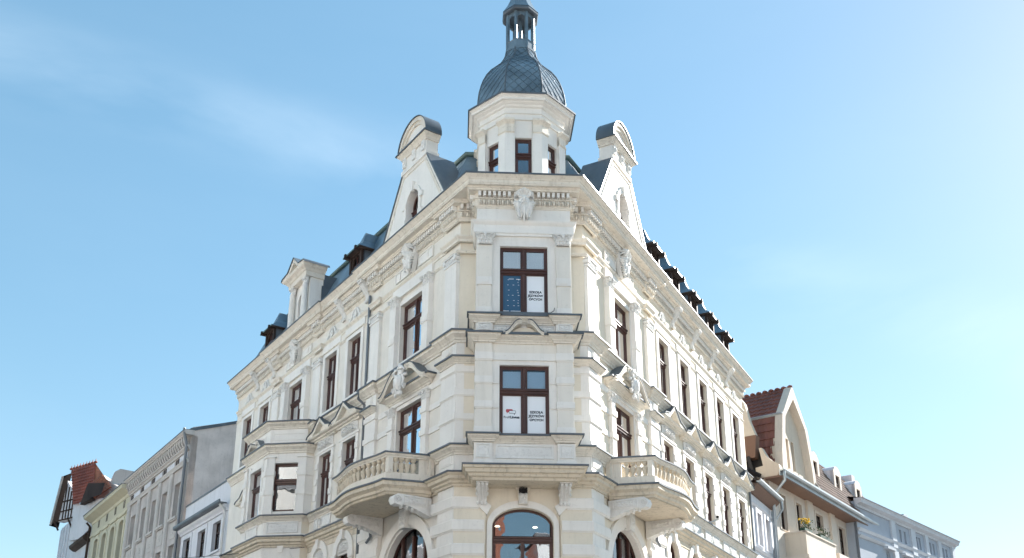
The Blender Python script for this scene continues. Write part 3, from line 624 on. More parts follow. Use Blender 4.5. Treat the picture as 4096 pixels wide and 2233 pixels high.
# ---- triangular pediments
def ped_mesh():
    m=MB(); W=1.02
    pr=[(-.02,0),(.10,0),(.12,.05),(.20,.07),(.21,.12),(.32,.14),(.36,.20),(-.02,.21)]
    m.sweep([(-W+.14,.0),(-W+.14,-.02),(W-.14,-.02),(W-.14,.0)],[(d,z) for d,z in pr])
    for sg in (-1,1):
        q=[(sg*(W+.14),.20),(sg*(W+.10),.30),(sg*.62,.40),(sg*0,.86),(0,.70),(sg*.66,.21)]
        m.plate(loc,q,[],0,.36); m.k=0
    m.plate(loc,[(-.7,.2),(.7,.2),(0,.72)],[],0,.16)
    m.k=1
    for sg in (-1,1):
        m.plate(loc,[(sg*(W+.20),.20),(sg*(W+.20),.225),(sg*(W+.12),.32),(sg*.64,.425),(0,.895),(0,.862),(sg*.62,.395),(sg*(W+.1),.295)],[],0,.40)
    return m.mesh('pediment',['trim','zinc'])
PED=ped_mesh()
for fr,ws in ((FL,LW[:2]),(FR,RW)):
    for s in ws: obj('pediment',PED,CB,fr.mx(s,0,13.72))
# ---- swan neck pediments with cartouche
def swan(fr,c,half,inner,z0,z1,n0,n1,th,par=CB,vol=.13):
    for sg in (-1,1):
        m=MB(); top=[]; k=16
        for i in range(k+1):
            t=i/k; x=half+(inner-half)*t; z=z0+(z1-z0)*(.5-.5*math.cos(math.pi*min(1,t*1.08)))**.95; top.append((x,z))
        cx,cz=inner+.02,z1-vol; 
        for i in range(1,9): a=math.pi/2+i/8*math.pi*.75; top.append((cx+vol*math.cos(a),cz+vol*math.sin(a)))
        bot=[(x,z-th-(0.05*math.sin(math.pi*i/len(top)))) for i,(x,z) in enumerate(top[:k-1])][::-1]
        m.plate(fr.p,[(c+sg*x,z) for x,z in top+bot],[],n0,n1)
        pts=[]
        for i in range(26):
            a=math.pi/2+i/25*math.pi*4; r=vol*(1-i/30); pts.append(fr.p(c+sg*(cx+r*math.cos(a)),n1+.015,cz+r*math.sin(a)))
        m.tube(pts,vol*.17,6)
        m.tube([fr.p(c+sg*x,n1+.01,z-th*.55) for x,z in top[:k-2]],th*.16,5)
        o=m.build('swan_neck_pediment','trim',par,smooth=40)
        q=MB(); tp=top[:k+4]
        q.plate(fr.p,[(c+sg*x,z+.028) for x,z in tp]+[(c+sg*x,z+.002) for x,z in tp[::-1]],[],n0,n1+.035); q.build('flashing','zinc',o)
for fr in (FL,FR):
    swan(fr,SC,1.62,.42,13.74,14.44,0,.40,.17)
    P=[fr.xy(SC-1.45,0),fr.xy(SC-1.45,.02),fr.xy(SC+1.45,.02),fr.xy(SC+1.45,0)]
    if fr is FL: P=P[::-1]
    belt('pediment_base',P,off([(d*1.15,z*.8) for d,z in cyma],13.72),zinc=(.32,13.72))
    m=MB(); m.plate(fr.p,[(SC-1.3,13.72),(SC+1.3,13.72),(SC+.4,14.2),(SC-.4,14.2)],[],0,.08); m.build('tympanum','cream',CB)
    # cartouche
    m=MB(); c=SC; b=lambda x,n,z,rx,rn,rz:m.blob(fr.p,(c+x,n,z),(rx,rn,rz),12,8)
    b(0,.46,13.86,.22,.13,.30); b(0,.55,13.88,.14,.07,.22)
    for sg in (-1,1):
        m.tube([fr.p(c+sg*x,.48,z) for x,z in ((.10,14.32),(.26,14.36),(.34,14.22),(.26,14.12),(.2,14.18))],[.05,.06,.055,.05,.035],7)
        m.tube([fr.p(c+sg*x,.47,z) for x,z in ((.24,14.1),(.33,13.9),(.26,13.7),(.38,13.56),(.46,13.66),(.4,13.74))],[.045,.05,.05,.055,.05,.03],7)
        m.tube([fr.p(c+sg*x,.47,z) for x,z in ((.16,13.64),(.14,13.46),(.22,13.38),(.26,13.46))],[.05,.055,.05,.03],7)
        m.blob(fr.p,(c+sg*.36,.42,14.05),(.1,.08,.06))
    m.tube([fr.p(c+x,.44,z) for x,z in ((-.2,14.38),(0,14.46),(.2,14.38))],[.04,.07,.04],7); b(0,.42,13.48,.11,.09,.1); b(0,.36,14.26,.3,.1,.12)
    m.build('cartouche','orn',CB,smooth=60)
    # window surround, corbel capitals and inner pilasters of the balcony door
    m=MB(); m.plate(fr.p,rect(SC-WH-.14,SC+WH+.14,Z11+.02,13.30),[rect(SC-WH,SC+WH,10.95,13.14)],-.02,.03); m.box(fr.p,SC-1.35,SC+1.35,-.02,.05,13.30,13.46); m.box(fr.p,SC-1.38,SC+1.38,-.02,.08,13.28,13.32); m.build('window_surround','white',CB)
    for sg in (-1,1):
        m=MB(); s=SC+sg*1.2; m.box(fr.p,s-.17,s+.17,-.02,.13,Z11,12.95)
        for z0,z1 in ((12.47,12.67),(11.67,11.86),(10.8,11.03)): m.box(fr.p,s-.21,s+.21,-.02,.17,z0,z1)
        o=m.build('pilaster','white',CB); obj('capital',CAPF,o,fr.mx(s,0,12.95))
swan(FC,0,.60,.14,14.20,14.60,BAY,BAY+.30,.10,vol=.075)
m=MB(); m.box(FC.p,-.62,.62,BAY,BAY+.24,14.17,14.215); m.build('pediment_base','zinc',CB)
m=MB(); m.plate(FC.p,[(-.5,14.21),(.5,14.21),(.16,14.42),(-.16,14.42)],[],BAY,BAY+.10); m.build('tympanum','cream',CB)
# ---- zone between the two lower belts
for fr,L0,seg_ in ((FL,.95,(6.6,11.0)),(FR,.95,(6.6,RE))):
    a=seg_[0]
    while a+1.6<seg_[1]:
        relief(fr,a+.15,a+.95,10.15,10.50,.02,.025,a+(7 if fr is FR else 0)); 
        m=MB(); m.blob(fr.p,(a+1.14,.03,10.33),(.08,.04,.16)); m.build('medallion','orn',CB,smooth=60)
        relief(fr,a+1.32,a+2.05 if a+2.1<seg_[1] else a+1.6,10.15,10.50,.02,.025,a+3.3)
        a+=2.55
    m=MB(); m.box(fr.p,.1,.8,.1,.14,10.22,10.56); m.box(fr.p,.18,.72,.14,.15,10.27,10.51); m.box(fr.p,-.05,.98,.0,.17,9.92,10.06); m.build('pier_panel','white',CB)
for sg in (-1,1):
    e=cl if sg<0 else cr; m=MB(); a,b=sorted((e+sg*.08,sg*1.53)); m.box(FC.p,a,b,.0,.17,9.92,10.06); m.box(FC.p,a,b,0,.12,10.0,10.6); m.build('pier_panel','white',CB)
for fr in (FL,FR): m=MB(); m.box(fr.p,-.02,.92,0,.12,9.9,10.62); m.build('corner_pier','white',CB)
# ---- lower floor arches
for fr,ws in ((FL,LW[:2]),(FR,RW)):
    m=MB(); m.plate(fr.p,archp(3.1,1.95,5.0,7.25,1.95,22),[archp(3.1,1.6,5.1,7.25,1.6,22)],-.02,.10); m.plate(fr.p,archp(3.1,1.62,5.0,7.25,1.62,22),[archp(3.1,1.52,5.1,7.25,1.52,22)],-.2,.02); m.build('archivolt','white',CB)
    m=MB(); m.box(fr.p,4.95,6.4,-.02,.14,0,9.3); m.build('pier','white',CB)
    for z0,z1 in ((8.85,9.15),(8.15,8.44),(7.42,7.71)):
        m=MB(); m.box(fr.p,4.9,6.46,-.02,.2,z0,z1); m.box(fr.p,4.92,6.44,-.02,.17,z0-.06,z0); m.build('rustication_band','white',CB)
    m=MB(); m.box(fr.p,2.9,3.3,-.02,.22,8.75,9.4,ta=.05); o=m.build('keystone','orn',CB); relief(fr,2.95,3.25,8.85,9.35,.22,.05,2,par=CB,frame=0,name='keystone_relief')
    for s in ws:
        m=MB(); m.plate(fr.p,archp(s,.85,6.0,8.75,.85,16),[archp(s,.55,6.1,8.75,.55,16)],-.02,.07)
        for zz in (7.3,7.9,8.5):
            for sg in (-1,1): a,b=sorted((s+sg*.55,s+sg*.92)); m.box(fr.p,a,b,-.02,.11,zz,zz+.26)
        m.build('window_surround','white',CB)
        m=MB(); m.box(fr.p,s-.09,s+.09,-.02,.16,9.25,9.62,ta=.04); m.build('keystone','white',CB)
        if fr is FL:
            m=MB(); m.plate(fr.p,archp(s,.56,8.72,8.75,.56,16),[],-.12,-.02); m.build('tympanum','white',CB)
            relief(fr,s-.46,s+.46,8.76,9.2,-.02,.07,s,frame=0)
    for s in [x for x in (9.05,) if fr is FL]: pass
    m=MB(); m.box(fr.p,6.46,LE if fr is FL else RE,-.02,.03,9.30,9.52); m.build('frieze_band','worn',CB)
# ---- balconies
def balcony(fr):
    pts=[(1.42,.10),(1.60,.75),(1.83,1.48)]
    for i in range(1,17): t=i/16; pts.append((1.83+3.75*t,1.48+.24*(.5-.5*math.cos(2*math.pi*t))))
    pts+= [(5.72,.9),(5.85,.05)]
    plan=[fr.xy(*p) for p in pts]
    if fr is FL: plan=plan[::-1]
    m=MB(); m.sweep(plan,[(-.55,9.42),(-.05,9.44),(.0,9.47),(.02,9.52),(.08,9.55),(.09,9.64),(.17,9.70),(.20,9.72),(.20,9.86),(.22,9.88),(-.55,9.88)])
    ins=[(s,n-.3 if n>.5 else n) for s,n in pts]
    for z in (9.43,9.87): m.add([fr.p(s,n,z) for s,n in pts],[list(range(len(pts)))])
    o=m.build('balcony','worn',CB); tag(o,'stone balcony in front of the '+('left' if fr is FL else 'right')+' front')
    q=MB(); q.sweep(plan,[(.1,9.93),(.1,9.90),(.205,9.885),(.205,9.85),(.245,9.85),(.245,9.905)]); q.build('flashing','zinc',o)
    q=MB(); q.sweep(plan,[(-.16,9.88),(.06,9.88),(.06,10.16),(-.16,10.16)]); q.build('balcony_plinth','trim',o)
    q=MB(); q.sweep(plan,[(-.17,10.66),(.05,10.66),(.06,10.70),(.10,10.73),(.12,10.80),(-.2,10.82)]); r=q.build('handrail','trim',o)
    q=MB(); q.sweep(plan,[(-.2,10.855),(-.2,10.825),(.12,10.805),(.12,10.78),(.15,10.78),(.15,10.83)]); q.build('flashing','zinc',r)
    f2=[fr.p(*p,0) for p in pts]
    def post(p,w):
        q=MB(); s,n=p; q.box(fr.p,s-w,s+w,n-.13,n+.03,10.15,10.67); q.build('balcony_post','trim',o)
    b=MB(); b.lathe(loc,(0,0),[(.085,0),(.085,.05),(.055,.07),(.06,.10),(.085,.18),(.10,.28),(.095,.33),(.05,.36),(.05,.39),(.075,.41),(.075,.43),(.09,.44),(.09,.51)],8,rot=R(22.5)); bm_=b.mesh('baluster','worn',40)
    for p in ((1.83,1.46),(5.58,1.47),(1.44,.18)): post(p,.11)
    m=MB(); s,n=1.52,.42; m.plate(lambda a,nn,z:fr.p(1.42+(a)*.28,.10+a*.95,z) if nn>.5 else fr.p(1.42+a*.28+.14,.10+a*.95-.04,z),[(0,10.15),(.42,10.15),(.42,10.67),(0,10.67)],[],0,1); m.build('balcony_post','trim',o)
    for i in range(4): t=(i+.6)/4.2; s,n=1.57+.22*t*1.05,.58+.78*t; obj('baluster',bm_,o,fr.mx(s+.04,n-.04,10.155))
    for i in range(13):
        t=(i+1.0)/14; obj('baluster',bm_,o,fr.mx(1.83+3.75*t,1.44+.24*(.5-.5*math.cos(2*math.pi*t)),10.155))
    # scroll brackets
    for s in (1.62,4.95):
        RB=[]; m=MB(); w=.17; k=12; pr=[(.05,9.43),(1.25,9.43),(1.36,9.36),(1.40,9.24),(1.34,9.11),(1.22,9.07),(1.05,9.10),(.8,9.06),(.5,8.98),(.3,8.90),(.05,8.82)]
        vs=[]
        for x in (-w,w): vs+=[fr.p(s+x,n,z) for n,z in pr]
        kk=len(pr); m.add(vs,[list(range(kk)),[kk+i for i in range(kk)]]+[[i,(i+1)%kk,kk+(i+1)%kk,kk+i] for i in range(kk)])
        for x in (-w,w):
            sgx=1 if x>0 else -1
            pts_=[]
            for i in range(24): a=i/23*math.pi*4; r=.125*(1-i/28); pts_.append(fr.p(s+x+sgx*.012,1.24+r*math.cos(a),9.25+r*math.sin(a)))
            m.tube(pts_,.02,6)
            RB.append((Fr(fr.xy(s+x,0),fr.n,fr.s*sgx)))
        for i in range(10): m.blob(fr.p,(s+(-.1 if i%2 else .1),.2+.1*i,8.93+.016*i),(.07,.05,.045))
        m.build('scroll_bracket','orn',o,smooth=45)
        for f_ in RB: relief(f_,.22,1.02,9.14,9.36,.0,.04,s+3,par=o,frame=.02,name='bracket_relief')
balcony(FL); balcony(FR)

# ---- canted bay on the left front
def bay():
    hw,j,d,q=1.28,2.33,1.5,.32
    P=[(BX+j,-.05),(BX+j,q),(BX+hw,d),(BX-hw,d),(BX-j,q),(BX-j,-.05)]      # far to near
    plan=[FL.xy(*p) for p in P]
    def seg(i):
        a,b=Vector((*plan[i],0)),Vector((*plan[i+1],0)); dd=(b-a); l=dd.length; dd.normalize(); return Fr(plan[i],dd,Vector((dd.y,-dd.x,0))),l
    o=None
    segs=[seg(i) for i in range(5)]
    for i,(f,l) in enumerate(segs):
        m=MB(); wh=.55 if i in (1,3) else .62; holes=[rect(l/2-wh,l/2+wh,10.98,13.0)] if i in (1,2,3) else []
        m.plate(f.p,rect(0,l,0,14.5),holes,-.18,0,back=False)
        if o is None: o=m.build('canted_bay','cream',CB); tag(o,'canted bay window of the left front')
        else: m.build('bay_wall','white' if i in(1,2,3) else 'cream',o)
        if i in (1,2,3):
            wfm,pms,rm=winmeshes(2*wh,2.02,.62,'o',0); wo=obj('bay_window',wfm,o,f.mx(l/2,-.13,10.98))
            for pm,_ in pms: obj('pane',pm,wo,f.mx(l/2,-.13,10.98)) if 0 else None
            # panes are sub-parts of the bay window level
            m=MB(); m.plate(f.p,rect(l/2-wh-.16,l/2+wh+.16,10.85,13.16),[rect(l/2-wh,l/2+wh,10.98,13.0)],-.02,.035)
            for sg in (-1,1): a,b=sorted((l/2+sg*(wh+.0),l/2+sg*(wh+.24))); m.box(f.p,a,b,-.02,.05,12.85,13.24)
            m.build('window_surround','white',o)
            mm_=MB()
            for a,b,z0,z1 in [x for _,x in pms]: mm_.box(f.p,l/2+a,l/2+b,-.184,-.18,10.98+z0,10.98+z1)
            mm_.build('pane','mirror' if i==3 else 'glass',o)
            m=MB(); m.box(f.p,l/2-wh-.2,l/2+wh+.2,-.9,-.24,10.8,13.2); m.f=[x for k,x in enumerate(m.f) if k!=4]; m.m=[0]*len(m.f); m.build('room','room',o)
            relief(f,l/2-.6,l/2+.6,10.16,10.5,.02,.02,20+i,par=o,frame=.05)
            m=MB(); m.plate(f.p,rect(l/2-.75,l/2+.75,13.98,14.3),[rect(l/2-.66,l/2+.66,14.04,14.24)],0,.02); m.build('parapet_panel','white',o)
    # corner pilasters with bands
    for i,(f,l) in enumerate(segs):
        for s in ((.13,l-.13) if i in (1,2,3) else (l/2,)):
            h=.17 if i in (1,2,3) else min(.2,l/2)
            m=MB(); m.box(f.p,s-h,s+h,-.02,.07,Z11,13.3)
            for z0,z1 in ((12.47,12.67),(11.67,11.86),(10.8,11.06)): m.box(f.p,s-h-.03,s+h+.03,-.02,.11,z0,z1); m.box(f.p,s-h-.02,s+h+.02,-.02,.09,z0-.035,z0)
            m.box(f.p,s-h-.04,s+h+.04,-.02,.12,13.22,13.27); m.build('bay_pilaster','white',o)
    belt('bay_cornice',plan,off([(d*.95,z*.95) for d,z in cyma],13.76),zinc=(.27,13.76),parent=o)
    belt('bay_cornice',plan,off([(d*.95,z*.8) for d,z in cyma],14.74),zinc=(.27,14.74),parent=o)
    belt('bay_sill',plan,off([(d*.8,z*.7) for d,z in cyma],Z11),zinc=(.225,Z11),parent=o)
    belt('bay_base',plan,off(big,9.92),mat='worn',zinc=(.33,9.92),parent=o)
    belt('bay_base',plan,[(-.02,9.92),(.10,9.92),(.06,10.06),(-.02,10.08)],mat='white',parent=o)
    m=MB(); m.add([FL.p(*p,14.78) for p in P]+[FL.p(s,min(n,.0),14.9) for s,n in P],[list(range(6)),[0,5,11,6]]); m.build('bay_roof','zinc',o)
    f,l=segs[2]; swan(f,l/2,1.0,.3,13.8,14.2,0,.24,.12,par=o,vol=.1)
    f,l=segs[3]; m=MB(); m.plate(f.p,archp(l/2,.48,7.0,9.05,.48,16),[],0,.03); m.build('blind_arch','white',o); m=MB(); m.box(f.p,l/2-.09,l/2+.09,0,.07,9.30,9.62,ta=.05); m.build('keystone','white',o)
    f,l=segs[2]; m=MB(); m.plate(f.p,archp(l/2,.5,7.0,8.85,.5,16),[],0,.03); m.build('blind_arch','orn',o)
bay()
# far end window of the left front, next to the bay
m=MB(); s=LW[3]-.1
m=MB(); m.plate(FL.p,rect(17.2,21.3,10.9,11.0),[],0,.1); m.build('sill_band','white',CB)
obj('pediment',PED,CB,FL.mx(18.4,0,12.7)); 
belt('string_course',[FL.xy(LE,0),FL.xy(16.3,0)],off([(d*.85,z*.8) for d,z in cyma],Z11),zinc=(.24,Z11))

# ---- gables with arched tops
def gable(fr,c,zoff=0.,n1=.12):
    z=lambda v:v+zoff
    out=[(c-2.72,z(19.7)),(c+2.72,z(19.7)),(c+2.2,z(20.62)),(c+1.55,z(21.7)),(c+.95,z(22.72)),(c-.95,z(22.72)),(c-1.55,z(21.7)),(c-2.2,z(20.62))]
    m=MB(); m.plate(fr.p,out,[archp(c,.46,z(19.95),z(21.15),.50,14)],-.42,n1); o=m.build('gable','white',CB)
    m=MB(); ins=[(c-2.3,z(19.8)),(c-1.9,z(20.62)),(c-1.3,z(21.65)),(c-.78,z(22.55)),(c+.78,z(22.55)),(c+1.3,z(21.65)),(c+1.9,z(20.62)),(c+2.3,z(19.8))]
    out2=[(a+(-.1 if a<c else .1),b+.06) for a,b in ins]
    m.plate(fr.p,ins+out2[::-1],[],n1-.02,n1+.03); m.build('gable_moulding','trim',o)
    # zinc coping on the raking edges
    for sg in (-1,1):
        m=MB(); e=[(2.76,19.7),(2.24,20.64),(1.59,21.72),(.97,22.76)]
        for (a0,b0),(a1,b1) in zip(e[:-1],e[1:]):
            m.add([fr.p(c+sg*a0,n1+.04,z(b0)),fr.p(c+sg*a0,-1.0,z(b0)),fr.p(c+sg*a1,-1.0,z(b1)),fr.p(c+sg*a1,n1+.04,z(b1)),fr.p(c+sg*(a0-.05),n1+.04,z(b0)-.03),fr.p(c+sg*(a0-.05),-1.0,z(b0)-.03),fr.p(c+sg*(a1-.05),-1.0,z(b1)-.03),fr.p(c+sg*(a1-.05),n1+.04,z(b1)-.03)],[[0,1,2,3],[4,5,6,7],[0,3,7,4],[1,2,6,5]])
        m.build('coping','zinc',o)
    m=MB(); m.box(fr.p,c-.90,c+.90,-.34,n1+.02,z(22.7),z(23.42)); m.box(fr.p,c-.95,c+.95,-.38,n1+.06,z(22.72),z(22.9)); m.build('gable_pedestal','white',o)
    for s in (-.72,0,.72): m=MB(); m.box(fr.p,c+s-.11,c+s+.11,n1,n1+.09,z(22.98),z(23.40)); m.blob(fr.p,(c+s,n1+.1,z(23.2)),(.07,.05,.1)); m.build('pedestal_bracket','orn',o)
    P=[fr.xy(c-.92,-.36),fr.xy(c-.92,n1+.04),fr.xy(c+.92,n1+.04),fr.xy(c+.92,-.36)]
    if fr is FL: P=P[::-1]; P=[fr.xy(c+.92,-.36),fr.xy(c+.92,n1+.04),fr.xy(c-.92,n1+.04),fr.xy(c-.92,-.36)]
    belt('gable_cornice',P,off([(d*.7,z_*.7) for d,z_ in cyma],z(23.62)),parent=o,zinc=(.2,z(23.62)))
    m=MB(); arc=lambda r,rr:[(c+r*math.cos(math.pi*i/20),z(23.62)+rr*math.sin(math.pi*i/20)) for i in range(21)]
    m.plate(fr.p,arc(1.0,1.0),[],-.32,n1+.0); m.build('gable_lunette','white',o)
    m=MB(); m.plate(fr.p,arc(1.08,1.06)+arc(.93,.91)[::-1],[],-.34,n1+.14); m.plate(fr.p,arc(.93,.91)+arc(.80,.78)[::-1],[],-.2,n1+.07); m.build('gable_archivolt','trim',o,smooth=30)
    m=MB(); m.plate(fr.p,arc(1.115,1.095)+arc(1.082,1.062)[::-1],[],-.38,n1+.19); m.build('arched_cover','zinc',o,smooth=30)
    # window with moulded head
    window(fr,c,z(19.95),.92,1.70,n=-.12,split=.56,curtain=False,arch=.5,parent=CB,name='gable_window')
    m=MB(); m.plate(fr.p,archp(c,.62,z(19.75),z(21.15),.68,16),[archp(c,.47,z(19.8),z(21.15),.51,16)],n1-.02,n1+.06); m.box(fr.p,c-.08,c+.08,n1,n1+.13,z(21.58),z(21.98),ta=.03)
    for sg in (-1,1): a,b=sorted((c+sg*.48,c+sg*.74)); m.box(fr.p,a,b,n1-.02,n1+.09,z(20.35),z(20.62)); m.box(fr.p,a,b,n1-.02,n1+.08,z(21.1),z(21.3))
    m.build('window_surround','white',o)
gable(FL,3.28,-.10); gable(FR,3.52,.06,.16)
# stub parapet blocks beside the gables
for fr in (FL,FR):
    for a,b in ((-.3,.45),(6.0,6.75)):
        P=[fr.xy(a,-.3),fr.xy(a,.05),fr.xy(b,.05),fr.xy(b,-.3)]
        if fr is FL: P=[fr.xy(b,-.3),fr.xy(b,.05),fr.xy(a,.05),fr.xy(a,-.3)]
        belt('parapet_block',P,[(-.3,19.68),(.05,19.68),(.05,19.82),(.09,19.86),(.12,19.93),(-.3,19.97)],'trim',zinc=(.12,19.93))

# ---- roof
TA=(.06,-1.33)
rpath=[FL.xy(LE,0),corner(FL,0,FC,-1.0),corner(FC,-1.0,FR,0),FR.xy(RE,0)]
m=MB(); m.sweep(rpath,[(.1,19.69),(-1.4,22.9),(-1.5,22.9)],closed=False); ROOF=m.build('roof','slate',CB)
m=MB(); m.sweep(rpath,[(-1.4,22.9),(-1.35,23.02),(-5.0,24.6)],closed=False); m.build('upper_roof','slate',ROOF)
m=MB(); m.sweep(rpath,[(-1.36+.09*math.cos(t*math.pi/5),22.98+.09*math.sin(t*math.pi/5)) for t in range(10)]); m.build('ridge_gutter','copper',ROOF,smooth=60)
# diamond slates near the turret
st=MB(); a=.24
def diamond(h=.30,w=.26):
    m=MB(); m.add([(0,-.018,-h),(w,-.006,0),(0,.0,h),(-w,-.006,0),(0,.0,-h),(w,.004,0),(-w,.004,0)],[[0,1,2,3],[0,1,5,4],[0,4,6,3]]); return m.mesh('slate','slate')
DI=diamond(); ln=math.hypot(1.5,3.21); 
for fr in (FL,FR):
    X=fr.s*fr.sg; slope=Vector((-fr.n.x*1.5,-fr.n.y*1.5,3.21)).normalized(); Y=slope.cross(X) ; Y=-Y if Y.z>0 else Y
    Y=X.cross(slope)*-1
    nrm=X.cross(slope); nrm=nrm if nrm.z>0 else -nrm
    for r_ in range(11):
        for q in range(9):
            s=-1.4+q*.55+(r_%2)*.275; t=(r_+.5)*.31/ln
            if t>.97: continue
            n=.1-1.5*t; z=19.69+3.21*t; v=Vector(fr.p(s,n,z))+nrm*.012
            if FC.to(v.x,v.y)[1]>-.9-1.5*t-.22 or (Vector(FC.xy(*TA))-v.xy).length<1.62: continue
            mt=Matrix(((X.x,-nrm.x,slope.x,v.x),(X.y,-nrm.y,slope.y,v.y),(X.z,-nrm.z,slope.z,v.z),(0,0,0,1)))
            obj('slate',DI,ROOF,mt)
# ---- dormers
def dormer(fr,s,n=-.12,w=.60):
    z0=19.7; zt=21.80; base=fr.mx(s,n,0)
    m=MB(); m.plate(loc,rect(-w,w,z0,zt),[archp(0,w-.2,z0+.55,zt-.55,.38,12)],-.10,0); m.box(loc,-w-.02,-w+.12,-.05,.06,z0,zt); m.box(loc,w-.12,w+.02,-.05,.06,z0,zt); m.box(loc,-w,w,-.05,.05,zt-.16,zt)
    m.box(loc,-w,w,-.02,.10,z0+.46,z0+.54)
    for sg in (-1,1): m.box(loc,sg*w*.9-.06,sg*w*.9+.06,0,.34,zt-.14,zt+.0)
    o=obj('dormer',m.mesh('dormer','dwood'),CB,base)
    q=MB(); q.plate(loc,archp(0,w-.19,z0+.56,zt-.55,.37,12),[],-.075,-.07); obj('pane',q.mesh('pane','glass'),o,base)
    q=MB(); q.box(loc,-.02,.02,-.07,-.02,z0+.26,zt-.25); q.box(loc,-w+.24,w-.24,-.07,-.02,zt-.66,zt-.60); obj('glazing_bar',q.mesh('glazing_bar','wood'),o,base)
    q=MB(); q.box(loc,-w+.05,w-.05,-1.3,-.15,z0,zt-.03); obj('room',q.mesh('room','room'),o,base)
    q=MB()
    for sg in (-1,1): a,b=sorted((sg*w,sg*(w-.04))); q.box(loc,a,b,-1.9,-.02,z0,zt)
    obj('dormer_cheek',q.mesh('dormer_cheek','pipe'),o,base)
    e=.22; q=MB()
    rg=[(-w-e,.26,zt-.06),(w+e,.26,zt-.06),(w+e,-2.2,zt-.06),(-w-e,-2.2,zt-.06)]; r2=[(-w*.92,.0,zt+.20),(w*.92,.0,zt+.20),(w*.92,-2.2,zt+.20),(-w*.92,-2.2,zt+.20)]; r3=[(-.05,-.35,zt+1.0),(.05,-.35,zt+1.0),(.05,-2.2,zt+1.0),(-.05,-2.2,zt+1.0)]
    rm=[tuple(.5*(a+b) for a,b in zip(p,r)) for p,r in zip(r2,r3)]; rm=[(x*.86,y,zz-.10) for x,y,zz in rm]
    vs=[loc(*p) for ring_ in (rg,r2,rm,r3) for p in ring_]; fs=[[4*i+k,4*i+(k+1)%4,4*(i+1)+(k+1)%4,4*(i+1)+k] for i in range(3) for k in range(4)]+[[12,13,14,15]]
    q.add(vs,fs); obj('dormer_roof',q.mesh('dormer_roof','slate'),o,base)
    q=MB(); q.box(loc,-w-e,w+e,-2.2,.26,zt-.10,zt-.064); obj('eaves_board',q.mesh('eaves_board','soffitb'),o,base)
    q=MB(); q.box(loc,-w-e-.02,w+e+.02,.24,.28,zt-.10,zt-.03); obj('drip_edge',q.mesh('drip_edge','copper' if fr is FL else 'gpipe'),o,base)
for s in (9.15,18.8): dormer(FL,s,-.40,.54)
for s in RW: dormer(FR,s+.38,-.30,.52)
# ---- aedicule dormer on the axis of the bay
def aedicule():
    c=BX; fr=FL; n1=.12
    m=MB(); m.plate(fr.p,[(c-.9,19.7),(c+.9,19.7),(c+.9,22.3),(c-.9,22.3)],[archp(c,.36,19.95,21.2,.36,12)],-.5,n1); o=m.build('aedicule','white',CB)
    for sg in (-1,1):
        m=MB(); m.lathe(fr.p,(c+sg*.72,n1+.16),[(.17,19.7),(.17,19.85),(.13,19.9),(.14,20.6),(.115,21.75)],12); q=m.build('column','white',o,smooth=40)
        obj('capital',capital_mesh(.24,.38,.32,.14) if sg<0 else bpy.data.meshes['capital.003'] if 'capital.003' in bpy.data.meshes else CAPF,o,fr.mx(c+sg*.72,n1+.06,21.72))
        m=MB(); q_=[(sg*1.0,19.75),(sg*1.55,19.75),(sg*1.5,20.0),(sg*1.25,20.1),(sg*1.3,20.4),(sg*1.0,20.55)]; m.plate(fr.p,[(c+a,b) for a,b in q_],[],-.25,n1); m.build('volute','white',o)
        m=MB(); a,b=sorted((c+sg*.98,c+sg*1.02)); m.box(fr.p,a,b,-2.2,-.4,19.7,21.7); m.build('cheek','zinc',o)
    P=[fr.xy(c+1.0,-.5),fr.xy(c+1.0,n1+.26),fr.xy(c-1.0,n1+.26),fr.xy(c-1.0,-.5)]
    belt('entablature',P,[(-1,22.04),(.0,22.04),(.02,22.25),(.06,22.27),(.10,22.33),(.24,22.42),(.28,22.5),(-1,22.52)],parent=o)
    m=MB(); m.plate(fr.p,[(c-1.3,22.5),(c+1.3,22.5),(c+1.22,22.62),(c+.62,22.68),(c,23.22),(c-.62,22.68),(c-1.22,22.62)],[[(c-.5,22.58),(c+.5,22.58),(c,22.98)]],-.5,n1+.5); m.plate(fr.p,[(c-.6,22.5),(c+.6,22.5),(c,23.05)],[],-.4,n1+.2); m.build('pediment','trim',o)
    m=MB(); m.plate(fr.p,[(c-1.34,22.5),(c-1.26,22.645),(c-.64,22.71),(c,23.255),(c+.64,22.71),(c+1.26,22.645),(c+1.34,22.5),(c+1.24,22.61),(c+.62,22.675),(c,23.215),(c-.62,22.675),(c-1.24,22.61)],[],-.6,n1+.55); m.build('flashing','zinc',o)
    m=MB(); m.box(fr.p,c-.95,c+.95,-2.6,-.5,19.7,22.3); m.build('aedicule_body','zinc',o)
    window(fr,c,19.95,.72,1.61,n=-.1,split=.55,curtain=False,arch=.36,kind='o',name='gable_window')
aedicule()

